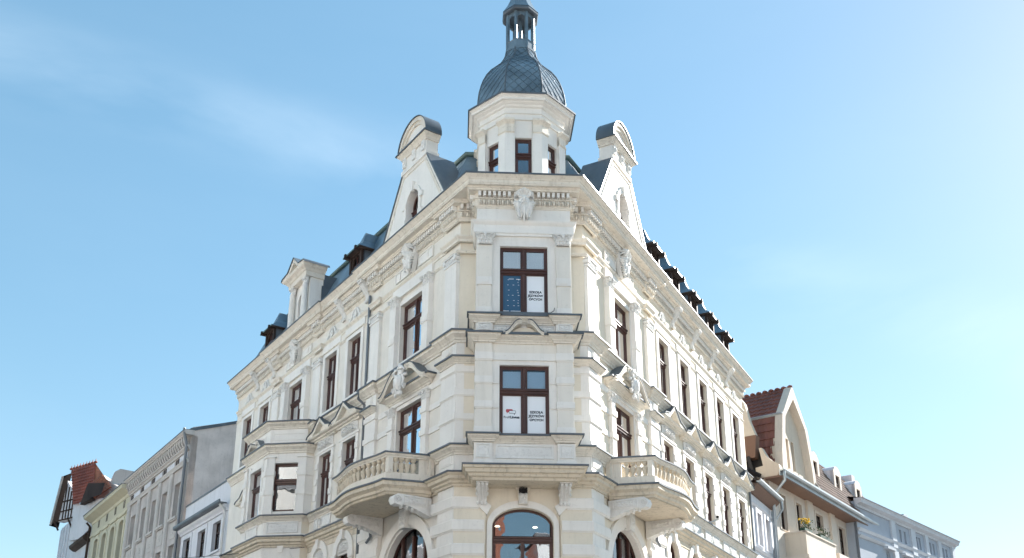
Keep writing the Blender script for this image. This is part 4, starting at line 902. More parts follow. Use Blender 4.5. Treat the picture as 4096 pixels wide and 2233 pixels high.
# ---- turret
TA=(.06,-1.33); ZR=19.7
def octo(r): # plan points of an octagon with inradius r, front face parallel to the corner front; clockwise as seen with outward on the right
    R_=r/math.cos(math.pi/8); return [FC.xy(TA[0]+R_*math.sin(R(-22.5+45*k)),TA[1]+R_*math.cos(R(-22.5+45*k))) for k in range(8)]
def octf(r,k): # frame of face k (0 = front), s centred
    a=R(45*k); d=sc*math.cos(a)-(nC)*math.sin(a)  # rotate about the axis
    nn=nC*math.cos(a)+sc*math.sin(a); o=Vector(FC.xy(*TA)); o=o+(nn*r).xy
    return Fr((o.x,o.y),(sc*math.cos(a)-nC*math.sin(a)),nn)
RT=1.44; aT=2*RT*math.tan(R(22.5))
o8=octo(RT)
tw=None
for k in range(8):
    f=octf(RT,k); m=MB(); m.plate(f.p,rect(-aT/2,aT/2,ZR,23.2),[rect(-.29,.29,20.35,22.05)],-.16,0,back=False)
    if tw is None: tw=m.build('turret','white',CB); tag(tw,'octagonal turret above the corner')
    else: m.build('turret_wall','white',tw)
    if k in (0,1,2,6,7): 
        fm,pms,rm=winmeshes(.58,1.7,.60,'o',0); wo=obj('turret_window',fm,CB,f.mx(0,-.10,20.35))
        for pm,_ in pms: obj('pane',pm,wo,f.mx(0,-.10,20.35))
        obj('room',rm,wo,f.mx(0,-.10,20.35))
for k in range(8):   # wrapped corner pilasters
    i=k; n=len(o8); v=Vector(o8[k]); pv=(Vector(o8[k-1])-v).normalized(); nv=(Vector(o8[(k+1)%8])-v).normalized()
    pth=[tuple(v+pv*.28),tuple(v),tuple(v+nv*.28)]
    m=MB(); m.sweep(pth,[(-.02,ZR),(.10,ZR),(.10,22.55),(-.02,22.55)]); q=m.build('turret_pilaster','white',tw)
    m=MB(); m.sweep(pth,[(-.02,22.18),(.12,22.18),(.15,22.21),(.12,22.24),(.12,22.52),(.16,22.56),(.25,22.63),(.25,22.70),(-.02,22.74)]); m.build('pilaster_cap','trim',tw)
m=MB(); m.sweep(o8,[(-.05,22.75),(.06,22.75),(.06,22.96),(.11,22.98),(.11,23.02),(.06,23.04),(.06,23.22),(.13,23.25),(.16,23.30),(.25,23.34),(.27,23.37),(.36,23.38),(.37,23.46),(.43,23.51),(.46,23.56),(-.05,23.56)],loop=True); m.build('turret_cornice','white',tw)
m=MB(); m.sweep(o8,[(-.2,23.66),(.4,23.575),(.465,23.565),(.465,23.53),(.495,23.53),(.495,23.59),(.2,23.64)],loop=True); m.build('turret_gutter','zinc',tw)
# dome
PROF=[(1.86,23.60),(1.70,23.68),(1.64,23.80),(1.635,24.10),(1.60,24.45),(1.54,24.75),(1.46,25.02),(1.33,25.32),(1.15,25.60),(.93,25.84),(.77,26.02),(.66,26.22),(.59,26.42),(.55,26.65)]
PROF=[(1.80,z) if z<23.65 else (r*.945+.02*max(0,25-z),z) for r,z in PROF]
m=MB()
vs=[]
for r,z in PROF:
    for x,y in octo(r): vs.append((x,y,z))
m.add(vs,[[i*8+t,i*8+(t+1)%8,(i+1)*8+(t+1)%8,(i+1)*8+t] for i in range(len(PROF)-1) for t in range(8)]); DOME=m.build('dome','slate',CB)
tag(DOME,'onion dome clad in grey diamond shingles')
arcl=[0]
for (r0,z0),(r1,z1) in zip(PROF[2:-1],PROF[3:]): arcl.append(arcl[-1]+math.hypot(r1-r0,z1-z0))
TOT=arcl[-1]
def prof_at(t):
    t=max(0,min(TOT-1e-4,t)); i=next(i for i in range(len(arcl)-1) if arcl[i+1]>t); f=(t-arcl[i])/(arcl[i+1]-arcl[i]); p,q=PROF[2+i],PROF[3+i]
    return p[0]+(q[0]-p[0])*f,p[1]+(q[1]-p[1])*f
rest=MB(); DW,DH=.165,.185; nsh=0
for k in range(8):
    r_=0; t=-.05
    while t<TOT:
        r,z=prof_at(t); hwid=r*math.tan(R(22.5)); cnt=int(hwid/DW)+2
        for q in range(-cnt,cnt+1):
            x=q*2*DW+(DW if r_%2 else 0)
            if abs(x)-DW>hwid-.01: continue
            def pt(dx,dt,lift):
                rr,zz=prof_at(t+dt); h2=rr*math.tan(R(22.5)); xx=max(-h2,min(h2,x+dx)); f=octf(rr+lift,k); return f.p(xx,0,zz)
            mm_=MB() if k in (0,1,2,6,7) else rest
            mm_.add([pt(0,-DH,.034),pt(DW*.97,0,.020),pt(0,DH*.95,.006),pt(-DW*.97,0,.020),pt(0,-DH,.008),pt(DW*.97,0,.004),pt(-DW*.97,0,.004)],[[0,1,2,3],[0,1,5,4],[0,4,6,3]])
            if mm_ is not rest: mm_.build('shingle','slate',DOME); nsh+=1
        t+=DH; r_+=1
tag(rest.build('rear_shingles','slate',DOME),kind='stuff')
for k in range(8):    # hip rolls
    m=MB(); pts=[]
    for r,z in PROF[1:]: x,y=octo(r+.01)[k]; pts.append((x,y,z+.01))
    m.tube(pts,.032,6); m.build('hip_roll','zinc',DOME,smooth=60)
# lantern
LP=octo(.50)
lan=MB(); lan.sweep(octo(.50),[(-.30,26.60),(.06,26.60),(.06,26.70),(.02,26.72),(.02,27.0),(.04,27.02),(-.05,27.02),(-.05,26.72),(-.30,26.72)],loop=True); LAN=lan.build('lantern','slate',CB); tag(LAN,'open lantern with eight posts on top of the dome')
for x,y in octo(.475):
    m=MB(); c=Vector((x,y)); ax=Vector(FC.xy(*TA)); u=(c-ax).normalized(); v=Vector((-u.y,u.x)); w_=.048
    vs=[]
    for z in (26.7,28.34):
        for a,b in ((-1,-1),(1,-1),(1,1),(-1,1)): q=c+v*a*w_+u*b*w_; vs.append((q.x,q.y,z))
    m.add(vs,[[0,1,5,4],[1,2,6,5],[2,3,7,6],[3,0,4,7]]); m.build('lantern_post','slate',LAN)
for k in range(8):
    f=octf(.475,k); h=.475*math.tan(R(22.5)); m=MB(); m.plate(f.p,rect(-h,h,27.9,28.34),[],-.02,.02) if 0 else None
    hole=[(-h+.05,27.75),(h-.05,27.75)]+[((h-.05)*math.cos(math.pi*i/8),28.02+(h-.05)*math.sin(math.pi*i/8)) for i in range(9)]
    m.plate(f.p,[(-h,27.75),(-h+.05,27.75)]+[(-(h-.05)*math.cos(math.pi*i/8),28.02+(h-.05)*math.sin(math.pi*i/8)) for i in range(9)]+[(h-.05,27.75),(h,27.75),(h,28.34),(-h,28.34)],[],-.02,.02); m.build('lantern_arch','slate',LAN)
    m=MB(); m.box(f.p,-h,h,-.02,.02,26.7,27.0); m.build('lantern_parapet','slate',LAN)
m=MB(); m.lathe(FC.p,TA,[(.10,26.7),(.10,27.1),(.07,27.2),(.07,28.3)],8); m.build('lantern_core','slate',LAN)
m=MB(); m.sweep(octo(.45),[(-.44,28.30),(.19,28.30),(.21,28.33),(.21,28.42),(.19,28.44),(-.44,28.46)],loop=True); m.build('lantern_eaves','zinc',LAN)
m=MB(); PR2=[(.67,28.43),(.60,28.56),(.50,28.76),(.40,29.02),(.31,29.36),(.23,29.8),(.16,30.3),(.06,31.2)]; vs=[]
for r,z in PR2:
    for x,y in octo(r): vs.append((x,y,z))
m.add(vs,[[i*8+t,i*8+(t+1)%8,(i+1)*8+(t+1)%8,(i+1)*8+t] for i in range(len(PR2)-1) for t in range(8)]); m.build('lantern_roof','slate',LAN)
m=MB(); m.lathe(FC.p,TA,[(.05,31.1),(.05,31.25),(.16,31.4),(.05,31.55),(.03,32.3)],10); m.build('finial','zinc',LAN,smooth=50)
# ---- downpipes
def pipe(fr,pts,par,r=.055,mat='pipe',name='downpipe'): m=MB(); m.tube([fr.p(*p) for p in pts],r,8); return m.build(name,mat,par,smooth=60)
pipe(FL,[(6.62,.09,18.6),(6.62,.09,14.75),(6.62,.36,14.6),(6.62,.36,14.3),(6.62,.09,14.1),(6.62,.09,0)],CB); pipe(FR,[(RE-.1,.08,14.2),(RE-.1,.08,0)],CB)
pipe(FR,[(6.62,.07,14.0),(6.62,.07,0)],CB)
for fr in (FL,FR): pipe(fr,[(5.3,.3,9.4),(5.3,.25,8.85),(5.6,.25,8.7)],CB,r=.05)
m=MB(); m.tube([FC.p(*p) for p in ((.78,BAY+.2,14.72),(.80,BAY+.27,14.86),(.86,BAY+.28,14.90),(.93,BAY+.2,14.98),(.96,BAY+.12,15.12))],.012,5); m.build('loose_cable','black',CB)
#PART_B
# ================================================================== neighbouring houses
M['greyp']=stucco('mauve_grey_plaster',(.49,.45,.425),dirt=.45,var=.16,dcol=(.24,.21,.19)); M['greyt']=stucco('pale_grey_trim',(.52,.49,.46),dirt=.4,dcol=(.2,.17,.14))
M['green']=stucco('olive_green_plaster',(.55,.52,.40),dirt=.25,dcol=(.22,.2,.13)); M['greent']=stucco('pale_yellow_trim',(.62,.58,.44),dirt=.3,dcol=(.25,.22,.15))
M['coldwhite']=stucco('cold_white_plaster',(.66,.67,.70),dirt=.25); M['beige']=stucco('beige_roughcast',(.61,.54,.47),dirt=.3,dcol=(.3,.24,.19),bump=.12,bs=25); M['beiget']=stucco('pale_beige_trim',(.62,.55,.47),dirt=.25)
M['tan']=stucco('tan_render',(.63,.55,.45),dirt=.2); M['brown']=stucco('brown_cladding',(.20,.12,.085),dirt=.2,dcol=(.1,.06,.05)); M['soffit']=stucco('brown_soffit_boards',(.19,.12,.09),rough=.7,dirt=.3,dcol=(.1,.06,.05))
M['bluep']=stucco('pale_blue_plaster',(.40,.44,.50),dirt=.3,dcol=(.3,.35,.42)); M['bluet']=stucco('blue_white_trim',(.56,.59,.63),dirt=.3,dcol=(.4,.42,.45))
M['tile']=stucco('red_clay_tile',(.27,.075,.045),rough=.55,var=.35,dirt=.45,dcol=(.10,.04,.03),streak=0,spec=.4); M['suntile']=stucco('sunlit_clay_tile',(.36,.13,.07),rough=.55,var=.35,dirt=.35,dcol=(.14,.06,.04),streak=0,spec=.4)  # second tile is a lighter copy for the hip, sunlight put into its colour
M['btile']=stucco('brown_clay_tile',(.19,.075,.055),rough=.6,var=.25,dirt=.3,dcol=(.10,.045,.035),streak=0,spec=.4); M['ptile']=stucco('faded_brown_tile',(.25,.16,.12),rough=.7,var=.3,dirt=.4,dcol=(.14,.10,.08),streak=0)
M['upvc']=stucco('white_window_paint',(.68,.68,.66),rough=.5,dirt=.1,bump=0)
M['leaf']=stucco('leaf_green',(.055,.09,.03),rough=.6,var=.4,dirt=0,bump=0); M['yellow']=stucco('yellow_petal',(.75,.48,.04),rough=.6,var=.2,dirt=0,bump=0); M['trough']=stucco('green_trough',(.03,.07,.045),rough=.5,dirt=0,bump=0)
M['shadewood']=stucco('shade_dark_timber',(.018,.015,.014),rough=1,dirt=0,spec=0,bump=0); M['partyp']=stucco('warm_grey_render',(.62,.565,.53),dirt=.45,var=.16,dcol=(.34,.30,.28)); M['brick']=stucco('red_brick',(.30,.12,.08),dirt=.4,dcol=(.15,.08,.06)); M['peach']=stucco('peach_plaster',(.77,.75,.71),dirt=.15)  # verge timber is near-black: the shade under it is put into its colour
def simple_window(fr,s,z0,w,h,par,mat='wood',n=-.14,arch=0,bars=1,split=.66,name='window'):
    """plain casement window: frame is the part, panes its sub-part"""
    m=MB(); hw=w/2
    o1=rect(-hw,hw,0,h) if not arch else archp(0,hw,0,h-arch,arch,10); t=.06
    i1=rect(-hw+t,hw-t,t,h-t) if not arch else archp(0,hw-t,t,h-arch,arch-t,10)
    m.plate(loc,o1,[i1],-.08,0); m.box(loc,-hw+t,hw-t,-.07,.02,h*split-.04,h*split+.04)
    for b in range(bars): x=-hw+w*(b+1)/(bars+1); m.box(loc,x-.03,x+.03,-.07,.0,t,h*split if arch else h-t)
    o=obj(name,m.mesh('window',mat),par,fr.mx(s,n,z0))
    q=MB(); q.plate(loc,o1,[],-.045,-.04); obj('pane',q.mesh('pane','glass'),o,fr.mx(s,n,z0))
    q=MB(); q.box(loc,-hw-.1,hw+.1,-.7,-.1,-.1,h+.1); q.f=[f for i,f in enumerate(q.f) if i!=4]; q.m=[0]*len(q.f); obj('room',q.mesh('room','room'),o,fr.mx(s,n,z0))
    return o
def bodywall(fr,s0,s1,zt,wins,mat,par,depth=.18,name='wall'):
    holes=[]
    for w in wins:
        s,z0,ww,h=w[:4]; a=w[4] if len(w)>4 else 0
        holes.append(rect(s-ww/2,s+ww/2,z0,z0+h) if not a else archp(s,ww/2,z0,z0+h-a,a,10))
    m=MB(); m.plate(fr.p,rect(s0,s1,0,zt),holes,-depth,0,back=False); return m.build(name,mat,par)
def boxwalls(fr,s0,s1,d,zt,mat,par):
    m=MB()
    for a,b in (((s0,-.01),(s0,-d)),((s0,-d),(s1,-d)),((s1,-d),(s1,-.01))): m.add([fr.p(*a,0),fr.p(*b,0),fr.p(*b,zt),fr.p(*a,zt)],[[0,1,2,3]])
    m.build('side_wall',mat,par)
def path2(fr,a,b,n=0): p=[fr.xy(a,n),fr.xy(b,n)]; return p if (fr.sg>0)==(b>a) else p[::-1]
def sur(fr,s,z0,w,h,par,mat,t=.18,n=.04,arch=0,name='window_surround'):
    m=MB(); o1=rect(s-w/2-t,s+w/2+t,z0-.02,z0+h+t) if not arch else archp(s,w/2+t,z0-.02,z0+h-arch,arch+t,12); i1=rect(s-w/2,s+w/2,z0,z0+h) if not arch else archp(s,w/2,z0,z0+h-arch,arch,12)
    m.plate(fr.p,o1,[i1],-.02,n); return m.build(name,mat,par)
# ---- small white house, left
H=thing('white_house','low white rendered house with dark gutter left of the canted bay','house',FL.p(25.3,-4,0))
ws=[(23.0,11.3,1.2,1.5),(25.4,11.3,1.2,1.5),(27.95,11.3,1.2,1.5),(23.0,7.6,1.2,1.9),(25.4,7.6,1.2,1.9),(27.95,7.6,1.2,1.9)]
bodywall(FL,21.52,29.2,13.5,ws,'coldwhite',H); boxwalls(FL,21.52,29.2,9,13.5,'coldwhite',H)
for w_ in ws: simple_window(FL,w_[0],w_[1],1.2,w_[3],H,'dwood'); sur(FL,*w_[:1],w_[1],1.2,w_[3],H,'coldwhite',.22,.05); m=MB(); m.box(FL.p,w_[0]-.75,w_[0]+.75,-.02,.12,w_[1]-.1,w_[1]); m.build('window_sill','coldwhite',H)
belt('cornice',path2(FL,21.6,29.2),[(-.05,13.1),(.08,13.1),(.10,13.2),(.22,13.3),(.24,13.42),(-.05,13.42)],'coldwhite',parent=H)
belt('gutter',path2(FL,21.6,29.25),[(.10,13.43),(.44,13.43),(.5,13.5),(.5,13.62),(.44,13.62),(.42,13.5),(.1,13.5)],'zinc',parent=H)
m=MB(); m.box(FL.p,21.55,29.2,-.35,-.10,13.45,14.78); m.build('attic_wall','coldwhite',H); belt('coping',path2(FL,21.55,29.2),[(-.4,14.78),(-.05,14.78),(-.05,14.86),(-.4,14.86)],'zinc',parent=H)
m=MB(); m.add([FL.p(21.6,-.3,14.8),FL.p(29.2,-.3,14.8),FL.p(29.2,-5,16.0),FL.p(21.6,-5,16.0)],[[0,1,2,3]]); m.build('roof','zinc',H)
pipe(FL,[(21.75,.42,13.4),(21.75,.12,13.1),(21.75,.12,0)],H,.06,'upvc')
# ---- grey house
H=thing('grey_house','mauve grey tenement with bracketed cornice and bare side wall','house',FL.p(35.7,-5,0))
gx=[31.05,33.65,35.85,38.1,40.75]; ws=[(x,14.55,1.1,2.05) for x in gx]+[(x,10.95,1.1,2.05) for x in gx]
bodywall(FL,29.25,42.3,19.0,ws,'greyp',H,.35)
for w_ in ws:
    simple_window(FL,w_[0],w_[1],1.1,2.05,H,'upvc',n=-.26); m=MB(); m.box(FL.p,w_[0]-.72,w_[0]+.72,-.02,.16,w_[1]-.13,w_[1]); m.box(FL.p,w_[0]-.66,w_[0]+.66,-.02,.10,w_[1]-.2,w_[1]-.13); m.build('window_sill','greyt',H)
    m=MB(); m.plate(FL.p,rect(w_[0]-.55,w_[0]+.55,w_[1]-1.2,w_[1]-.3),[],0,.03)
    for k in range(3): m.box(FL.p,w_[0]-.22,w_[0]+.22,.03,.05,w_[1]-.95+k*.16,w_[1]-.87+k*.16)
    m.build('apron_panel','greyt',H)
for x in [29.7]+[(a+b)/2 for a,b in zip(gx[:-1],gx[1:])]+[41.9]:
    m=MB(); m.box(FL.p,x-.34,x+.34,-.02,.10,0,17.45); m.box(FL.p,x-.2,x+.2,.1,.13,11,17.1); m.build('pilaster','greyt',H)
belt('architrave',path2(FL,29.25,42.3),[(-.05,17.4),(.12,17.4),(.14,17.55),(.18,17.6),(.18,17.66),(-.05,17.66)],'greyt',parent=H)
belt('frieze_moulding',path2(FL,29.25,42.3),[(-.05,18.2),(.08,18.2),(.10,18.3),(.20,18.36),(.20,18.45),(-.05,18.45)],'greyt',parent=H)
x=29.6; k=0
while x<41.6:
    relief(FL,x,x+1.5,17.72,18.12,.03,.06,40+k,par=H,mat='coldwhite',frame=0,nu=46,nv=14)
    for q in (1.66,2.05): m=MB(); m.box(FL.p,x+q,x+q+.26,0,.02,17.70,18.14); m.build('attic_slot','dwood',H)
    x+=2.5; k+=1
bm=MB(); bm.box(loc,-.12,.12,0,.36,-.12,.16); bm.box(loc,-.10,.10,0,.22,-.36,-.12,tn=.12); BRK=bm.mesh('cornice_bracket','greyt')
for k in range(30): obj('cornice_bracket',BRK,H,FL.mx(29.6+k*.43,0,18.82))
belt('cornice',[FL.xy(42.35,0),FL.xy(29.0,0)],[(-.05,18.98),(.40,18.98),(.42,19.05),(.5,19.1),(.52,19.22),(-.05,19.26)],'greyt',zinc=(.52,19.22),parent=H)
m=MB(); m.add([FL.p(29.25,.02,0),FL.p(29.25,.02,19.5),FL.p(29.25,-10,22.9),FL.p(29.25,-10,0)],[[0,1,2,3]]); m.build('party_wall','partyp',H)
m=MB(); m.add([FL.p(29.2,-.1,19.30),FL.p(29.2,.12,19.30),FL.p(29.2,.12,19.42),FL.p(29.2,-10,23.05),FL.p(29.2,-10,22.9),FL.p(42.3,.12,19.42),FL.p(42.3,-10,23.05)],[[0,1,2,3,4],[2,5,6,3]]); m.build('roof','zinc',H)
m=MB(); m.box(FL.p,41,41.7,-4,-3,20.5,22.6); m.box(FL.p,40.9,41.8,-4.1,-2.9,22.6,22.75); m.build('chimney','greyt',H)
pipe(FL,[(29.15,.5,19.35),(29.15,.45,19.0),(29.35,.22,18.4),(29.35,.2,0)],H,.08)
# ---- green house
H=thing('green_house','olive green house with deep eaves and arched windows','house',FL.p(47.8,-5,0))
ws=[(x,14.1,1.25,2.75,.25) for x in (43.7,46.1,48.55,51.0)]+[(x,10.2,1.25,2.6,.25) for x in (43.7,46.1,48.55,51.0)]
bodywall(FL,42.35,53.3,18.5,ws,'green',H,.4)
for w_ in ws:
    simple_window(FL,w_[0],w_[1],1.25,w_[3],H,'wood',n=-.32,arch=.25); sur(FL,w_[0],w_[1],1.25,w_[3],H,'greent',.24,.06,.25)
    m=MB(); m.box(FL.p,w_[0]-.98,w_[0]+.98,-.02,.10,w_[1]+w_[3]+.30,w_[1]+w_[3]+.42); m.build('window_hood','greent',H); m=MB(); m.box(FL.p,w_[0]-.85,w_[0]+.85,-.02,.14,w_[1]-.2,w_[1]-.02); m.build('window_sill','greent',H)
    if w_[1]>14:
        for q in (-.22,.08): m=MB(); m.box(FL.p,w_[0]+q,w_[0]+q+.12,0,.02,17.7,18.25); m.build('vent_slot','dwood',H)
belt('string_course',path2(FL,42.35,53.3),[(-.05,17.3),(.08,17.3),(.1,17.4),(-.05,17.42)],'greent',parent=H); belt('frieze_band',path2(FL,42.35,53.3),[(-.05,18.3),(.05,18.3),(.08,18.5),(-.05,18.5)],'greent',parent=H)
belt('eaves',[FL.xy(53.6,0),FL.xy(42.2,0)],[(-.05,18.5),(.10,18.5),(.55,18.72),(.62,18.74),(.66,18.98),(-.05,19.02)],'green',zinc=(.68,18.98),parent=H)
m=MB(); m.add([FL.p(42.35,.5,19.05),FL.p(53.4,.5,19.05),FL.p(53.4,-6,22.3),FL.p(42.35,-6,22.3)],[[0,1,2,3]]); m.build('roof','btile',H)
m=MB(); m.add([FL.p(53.3,n,z) for n,z in ((-.2,19.0),(-.85,20.4),(-1.0,22.2),(-1.15,22.75),(-1.5,23.0),(-2.6,22.95),(-6,24),(-6,0),(-.2,0))]+[FL.p(53.75,n,z) for n,z in ((-.2,19.0),(-.85,20.4),(-1.0,22.2),(-1.15,22.75),(-1.5,23.0),(-2.6,22.95),(-6,24),(-6,0),(-.2,0))],[list(range(9)),[9+i for i in range(9)]]+[[i,(i+1)%9,9+(i+1)%9,9+i] for i in range(9)]); m.build('fire_wall','greyt',H)
m=MB(); m.add([FL.p(53.3,0,0),FL.p(53.3,0,18.5),FL.p(53.3,-6,18.5),FL.p(53.3,-6,0)],[[0,1,2,3]]); m.build('side_wall','green',H)
pipe(FL,[(53.5,.4,18.5),(53.5,.12,18.2),(53.5,.12,0)],H,.09,'dwood')
# ---- half-timbered house
H=thing('half_timbered_house','half timbered house with steep red tiled roof at the far left','house',FL.p(60,-5,0))
TD=az(-54); FT=Fr((Vector(FL.xy(53.8,0))),TD,Vector((-TD.y,TD.x,0)))
bodywall(FL,53.9,66.0,20.4,[(60.6,18.6,.9,2.0),(56.0,13.9,1.6,2.0)],'coldwhite',H,.15); m=MB(); m.add([FL.p(66,0,0),FL.p(66,0,20.4),FL.p(66,-8,20.4),FL.p(66,-8,0)],[[0,1,2,3]]); m.build('side_wall','coldwhite',H)
simple_window(FL,60.6,18.6,.9,2.0,H,'upvc',n=-.1); simple_window(FL,56.0,13.9,1.6,2.0,H,'upvc',n=-.1,bars=2); m=MB(); m.box(FL.p,60.0,61.2,0,.15,18.45,18.58); m.build('window_sill','coldwhite',H)
belt('lean_to_eaves',path2(FL,53.6,58.4),[(-.05,17.1),(.2,17.1),(.5,17.3),(.55,17.5),(-.05,17.9)],'dwood',parent=H)
m=MB(); m.add([FL.p(53.6,.5,17.5),FL.p(58.4,.5,17.5),FL.p(58.2,-.9,19.5),FL.p(53.6,-.9,19.5)],[[0,1,2,3]]); m.build('lean_to_roof','btile',H)
for s in (62.2,63.4,64.6,65.7):        # upright relief bands on the white front
    m=MB(); m.box(FL.p,s-.12,s+.12,0,.08,12,20.2); m.build('wall_rib','coldwhite',H)
# timber-framed gable end under the overhanging verge
m=MB(); m.plate(FT.p,[(2.5,19.3),(4.75,19.3),(4.25,22.6),(3.2,21.6)],[],-.5,.0); tg=m.build('timber_gable','coldwhite',H)
for a,b in (((2.6,19.4),(4.7,19.4)),((2.9,20.1),(4.6,20.1)),((3.1,20.9),(4.5,20.9)),((3.0,19.4),(3.0,20.9)),((3.4,19.4),(3.4,21.6)),((3.8,19.4),(3.8,22.0)),((4.2,19.4),(4.2,22.3))):
    m=MB(); m.bar(FT.p(a[0],.02,a[1]),FT.p(b[0],.02,b[1]),.05,.05); m.build('timber','dwood',tg)
m=MB(); vs=[FT.p(4.5,-.4,23.4),FT.p(4.2,.5,22.85),FT.p(4.95,.5,19.0),FT.p(5.3,-.4,19.0)]; m.add(vs+[(x-.10,y,z-.05) for x,y,z in vs],[[0,1,2,3],[4,5,6,7],[0,1,5,4],[1,2,6,5],[2,3,7,6],[3,0,4,7]]); m.build('verge_roof','shadewood',H)
m=MB(); m.bar(FT.p(4.2,.5,22.85),FT.p(4.95,.5,19.0),.06,.06); m.build('barge_board','greyt',H)
for q in (2.7,4.6): m=MB(); m.bar(FT.p(q,0,18.6),FT.p(q,.45,19.3),.06,.06); m.build('eaves_brace','dwood',H)
m=MB(); m.plate(FT.p,rect(-1.2,2.6,17.5,20.35),[],-.6,.1); m.build('wall','coldwhite',H); m=MB(); m.plate(FT.p,[(-2.6,17.5),(2.4,17.5),(3.4,22.5),(1.4,22.9),(-2.6,20.9)],[],-1.4,-.75); m.build('rear_wall','greyt',H)
# tiled main slope built of single pantiles
T0=[FT.p(2.32,.35,20.30),FT.p(-.45,.35,20.30),FT.p(1.1,-.3,23.58),FT.p(4.5,-.3,23.58)]; T0=[Vector(v) for v in T0]
HP=[Vector(FT.p(-.45,.35,20.30)),Vector(FT.p(-1.3,-.5,21.3)),Vector(FT.p(1.1,-.3,23.58))]
m=MB(); m.add(T0,[[0,1,2,3]]); RF=m.build('roof','tile',H)
m=MB(); m.add(HP,[[0,1,2]]); m.build('hip_slope','suntile',RF)
pt=MB(); nseg=5; prof_=[(-.5+i/nseg,.5*math.sin(math.pi*i/nseg)**.8) for i in range(nseg+1)]
for z,l in ((0,1.0),(1,.75)): pt.v+=[(x,-(.07+.10*h)*l,z) for x,h in prof_]
pt.f=[[i,i+1,nseg+2+i,nseg+1+i] for i in range(nseg)]+[list(range(nseg+1))]; pt.m=[0]*len(pt.f); TILE=pt.mesh('pantile','tile',60); OT=pt.mesh('pantile','suntile',60)
def tiles(A,B,C,D_,nu,nv,me,par,tri=False):
    """A,B eave; C above B; D above A"""
    for j in range(nv):
        for i in range(nu):
            u,v=(i+.5)/nu,j/nv; e=A.lerp(B,u); r=D_.lerp(C,u); p=e.lerp(r,v); q=e.lerp(r,(j+1.12)/nv)
            X=(A.lerp(D_,v)-B.lerp(C,v))*(1/nu); Z=q-p; 
            if tri and X.length<.12: continue
            N_=X.cross(Z).normalized(); N_=N_ if N_.y<0 else -N_
            mt=Matrix(((X.x,-N_.x,Z.x,p.x),(X.y,-N_.y,Z.y,p.y),(X.z,-N_.z,Z.z,p.z),(0,0,0,1))); obj('pantile',me,par,mt)
tiles(T0[0],T0[1],T0[2],T0[3],12,12,TILE,RF); tiles(HP[0],HP[1],HP[2]+Vector((-.1,0,0)),HP[2],7,12,OT,RF,True)
for k in range(9):
    p=T0[3].lerp(T0[2],k/8); m=MB(); m.blob(lambda a,b,c:(a,b,c),(p.x,p.y,p.z+.1),(.16,.12,.10)); m.lathe(lambda a,b,c:(a,b,c),(p.x,p.y),[(.06,p.z+.1),(.02,p.z+.38)],6); m.build('ridge_tile','tile',RF)
m=MB(); m.plate(FT.p,[(-.6,20.2),(.75,20.0),(.1,21.5)],[],.3,.7); sd=m.build('small_dormer','dwood',H)
m=MB(); m.add([FT.p(-.02,.75,21.55),FT.p(-1.7,.35,21.4),FT.p(-1.8,.6,20.4),FT.p(-.5,.9,20.25)],[[0,1,2,3]]); m.build('small_dormer_roof','dwood',H)
# ---- small white house, right
H=thing('narrow_white_house','narrow white house with brown eaves and gutter beside the corner building','house',FR.p(21.7,-4,0))
ws=[(20.95,11.5,.8,1.65),(22.55,11.5,.8,1.65),(20.95,8,.8,1.8),(22.55,8,.8,1.8)]
bodywall(FR,19.52,23.85,14.1,ws,'coldwhite',H,.25); boxwalls(FR,19.52,23.85,8,14.1,'coldwhite',H)
for w_ in ws: simple_window(FR,w_[0],w_[1],.8,w_[3],H,'wood',n=-.2,bars=0); sur(FR,w_[0],w_[1],.8,w_[3],H,'coldwhite',.2,.08)
for z in (11.25,13.45): belt('string_course',path2(FR,19.6,23.85),[(-.05,z-.1),(.06,z-.1),(.14,z),(-.05,z+.03)],'coldwhite',parent=H)
belt('eaves',path2(FR,19.45,23.9),[(-.05,13.95),(.10,13.95),(.42,14.22),(.5,14.3),(-.05,14.42)],'soffit',parent=H); belt('gutter',path2(FR,19.4,24.0),[(.45,14.34),(.62,14.34),(.68,14.42),(.68,14.5),(.64,14.5),(.6,14.4),(.45,14.42)],'gpipe',parent=H)
m=MB(); m.add([FR.p(19.5,.5,14.42),FR.p(23.9,.5,14.42),FR.p(23.9,-4,16.2),FR.p(19.5,-4,16.2)],[[0,1,2,3]]); m.build('roof','btile',H)
pipe(FR,[(23.75,.62,14.3),(23.75,.62,13.9),(23.7,.15,13.2),(23.7,.15,0)],H,.07,'gpipe'); pipe(FR,[(23.55,.12,13.8),(23.55,.12,0)],H,.06,'gpipe')
# ---- beige house with steep gable
BD=az(36); FB=Fr(FR.xy(23.9,0),BD,Vector((BD.y,-BD.x,0)))
H=thing('beige_house','beige roughcast house with steep white rimmed gable and brown tiled roof','house',FB.p(9,-5,0))
ws=[(1.75,13.2,.9,1.95),(4.2,13.2,.85,1.95),(7.5,14.2,1.2,.95),(11.45,13.0,1.2,2.1),(15.75,13.0,1.2,2.1),(7.5,10.2,1.2,1.8),(11.45,9.6,1.2,2.1),(15.75,9.6,1.2,2.1)]
bodywall(FB,0,19.4,15.7,ws,'beige',H,.22); boxwalls(FB,0,19.4,9,15.7,'beige',H)
for w_ in ws: simple_window(FB,w_[0],w_[1],w_[2],w_[3],H,'dwood',n=-.16); sur(FB,w_[0],w_[1],w_[2],w_[3],H,'beiget',.16,.03)
for a,b in ((5.3,6.2),(9.2,10.0),(13.3,14.15),(17.6,18.3)): m=MB(); m.box(FB.p,a,b,-.02,.14,0,15.62); m.build('pilaster','beiget',H)
m=MB(); m.box(FB.p,-.35,19.6,-.1,.88,15.58,15.66); m.build('soffit','soffit',H)
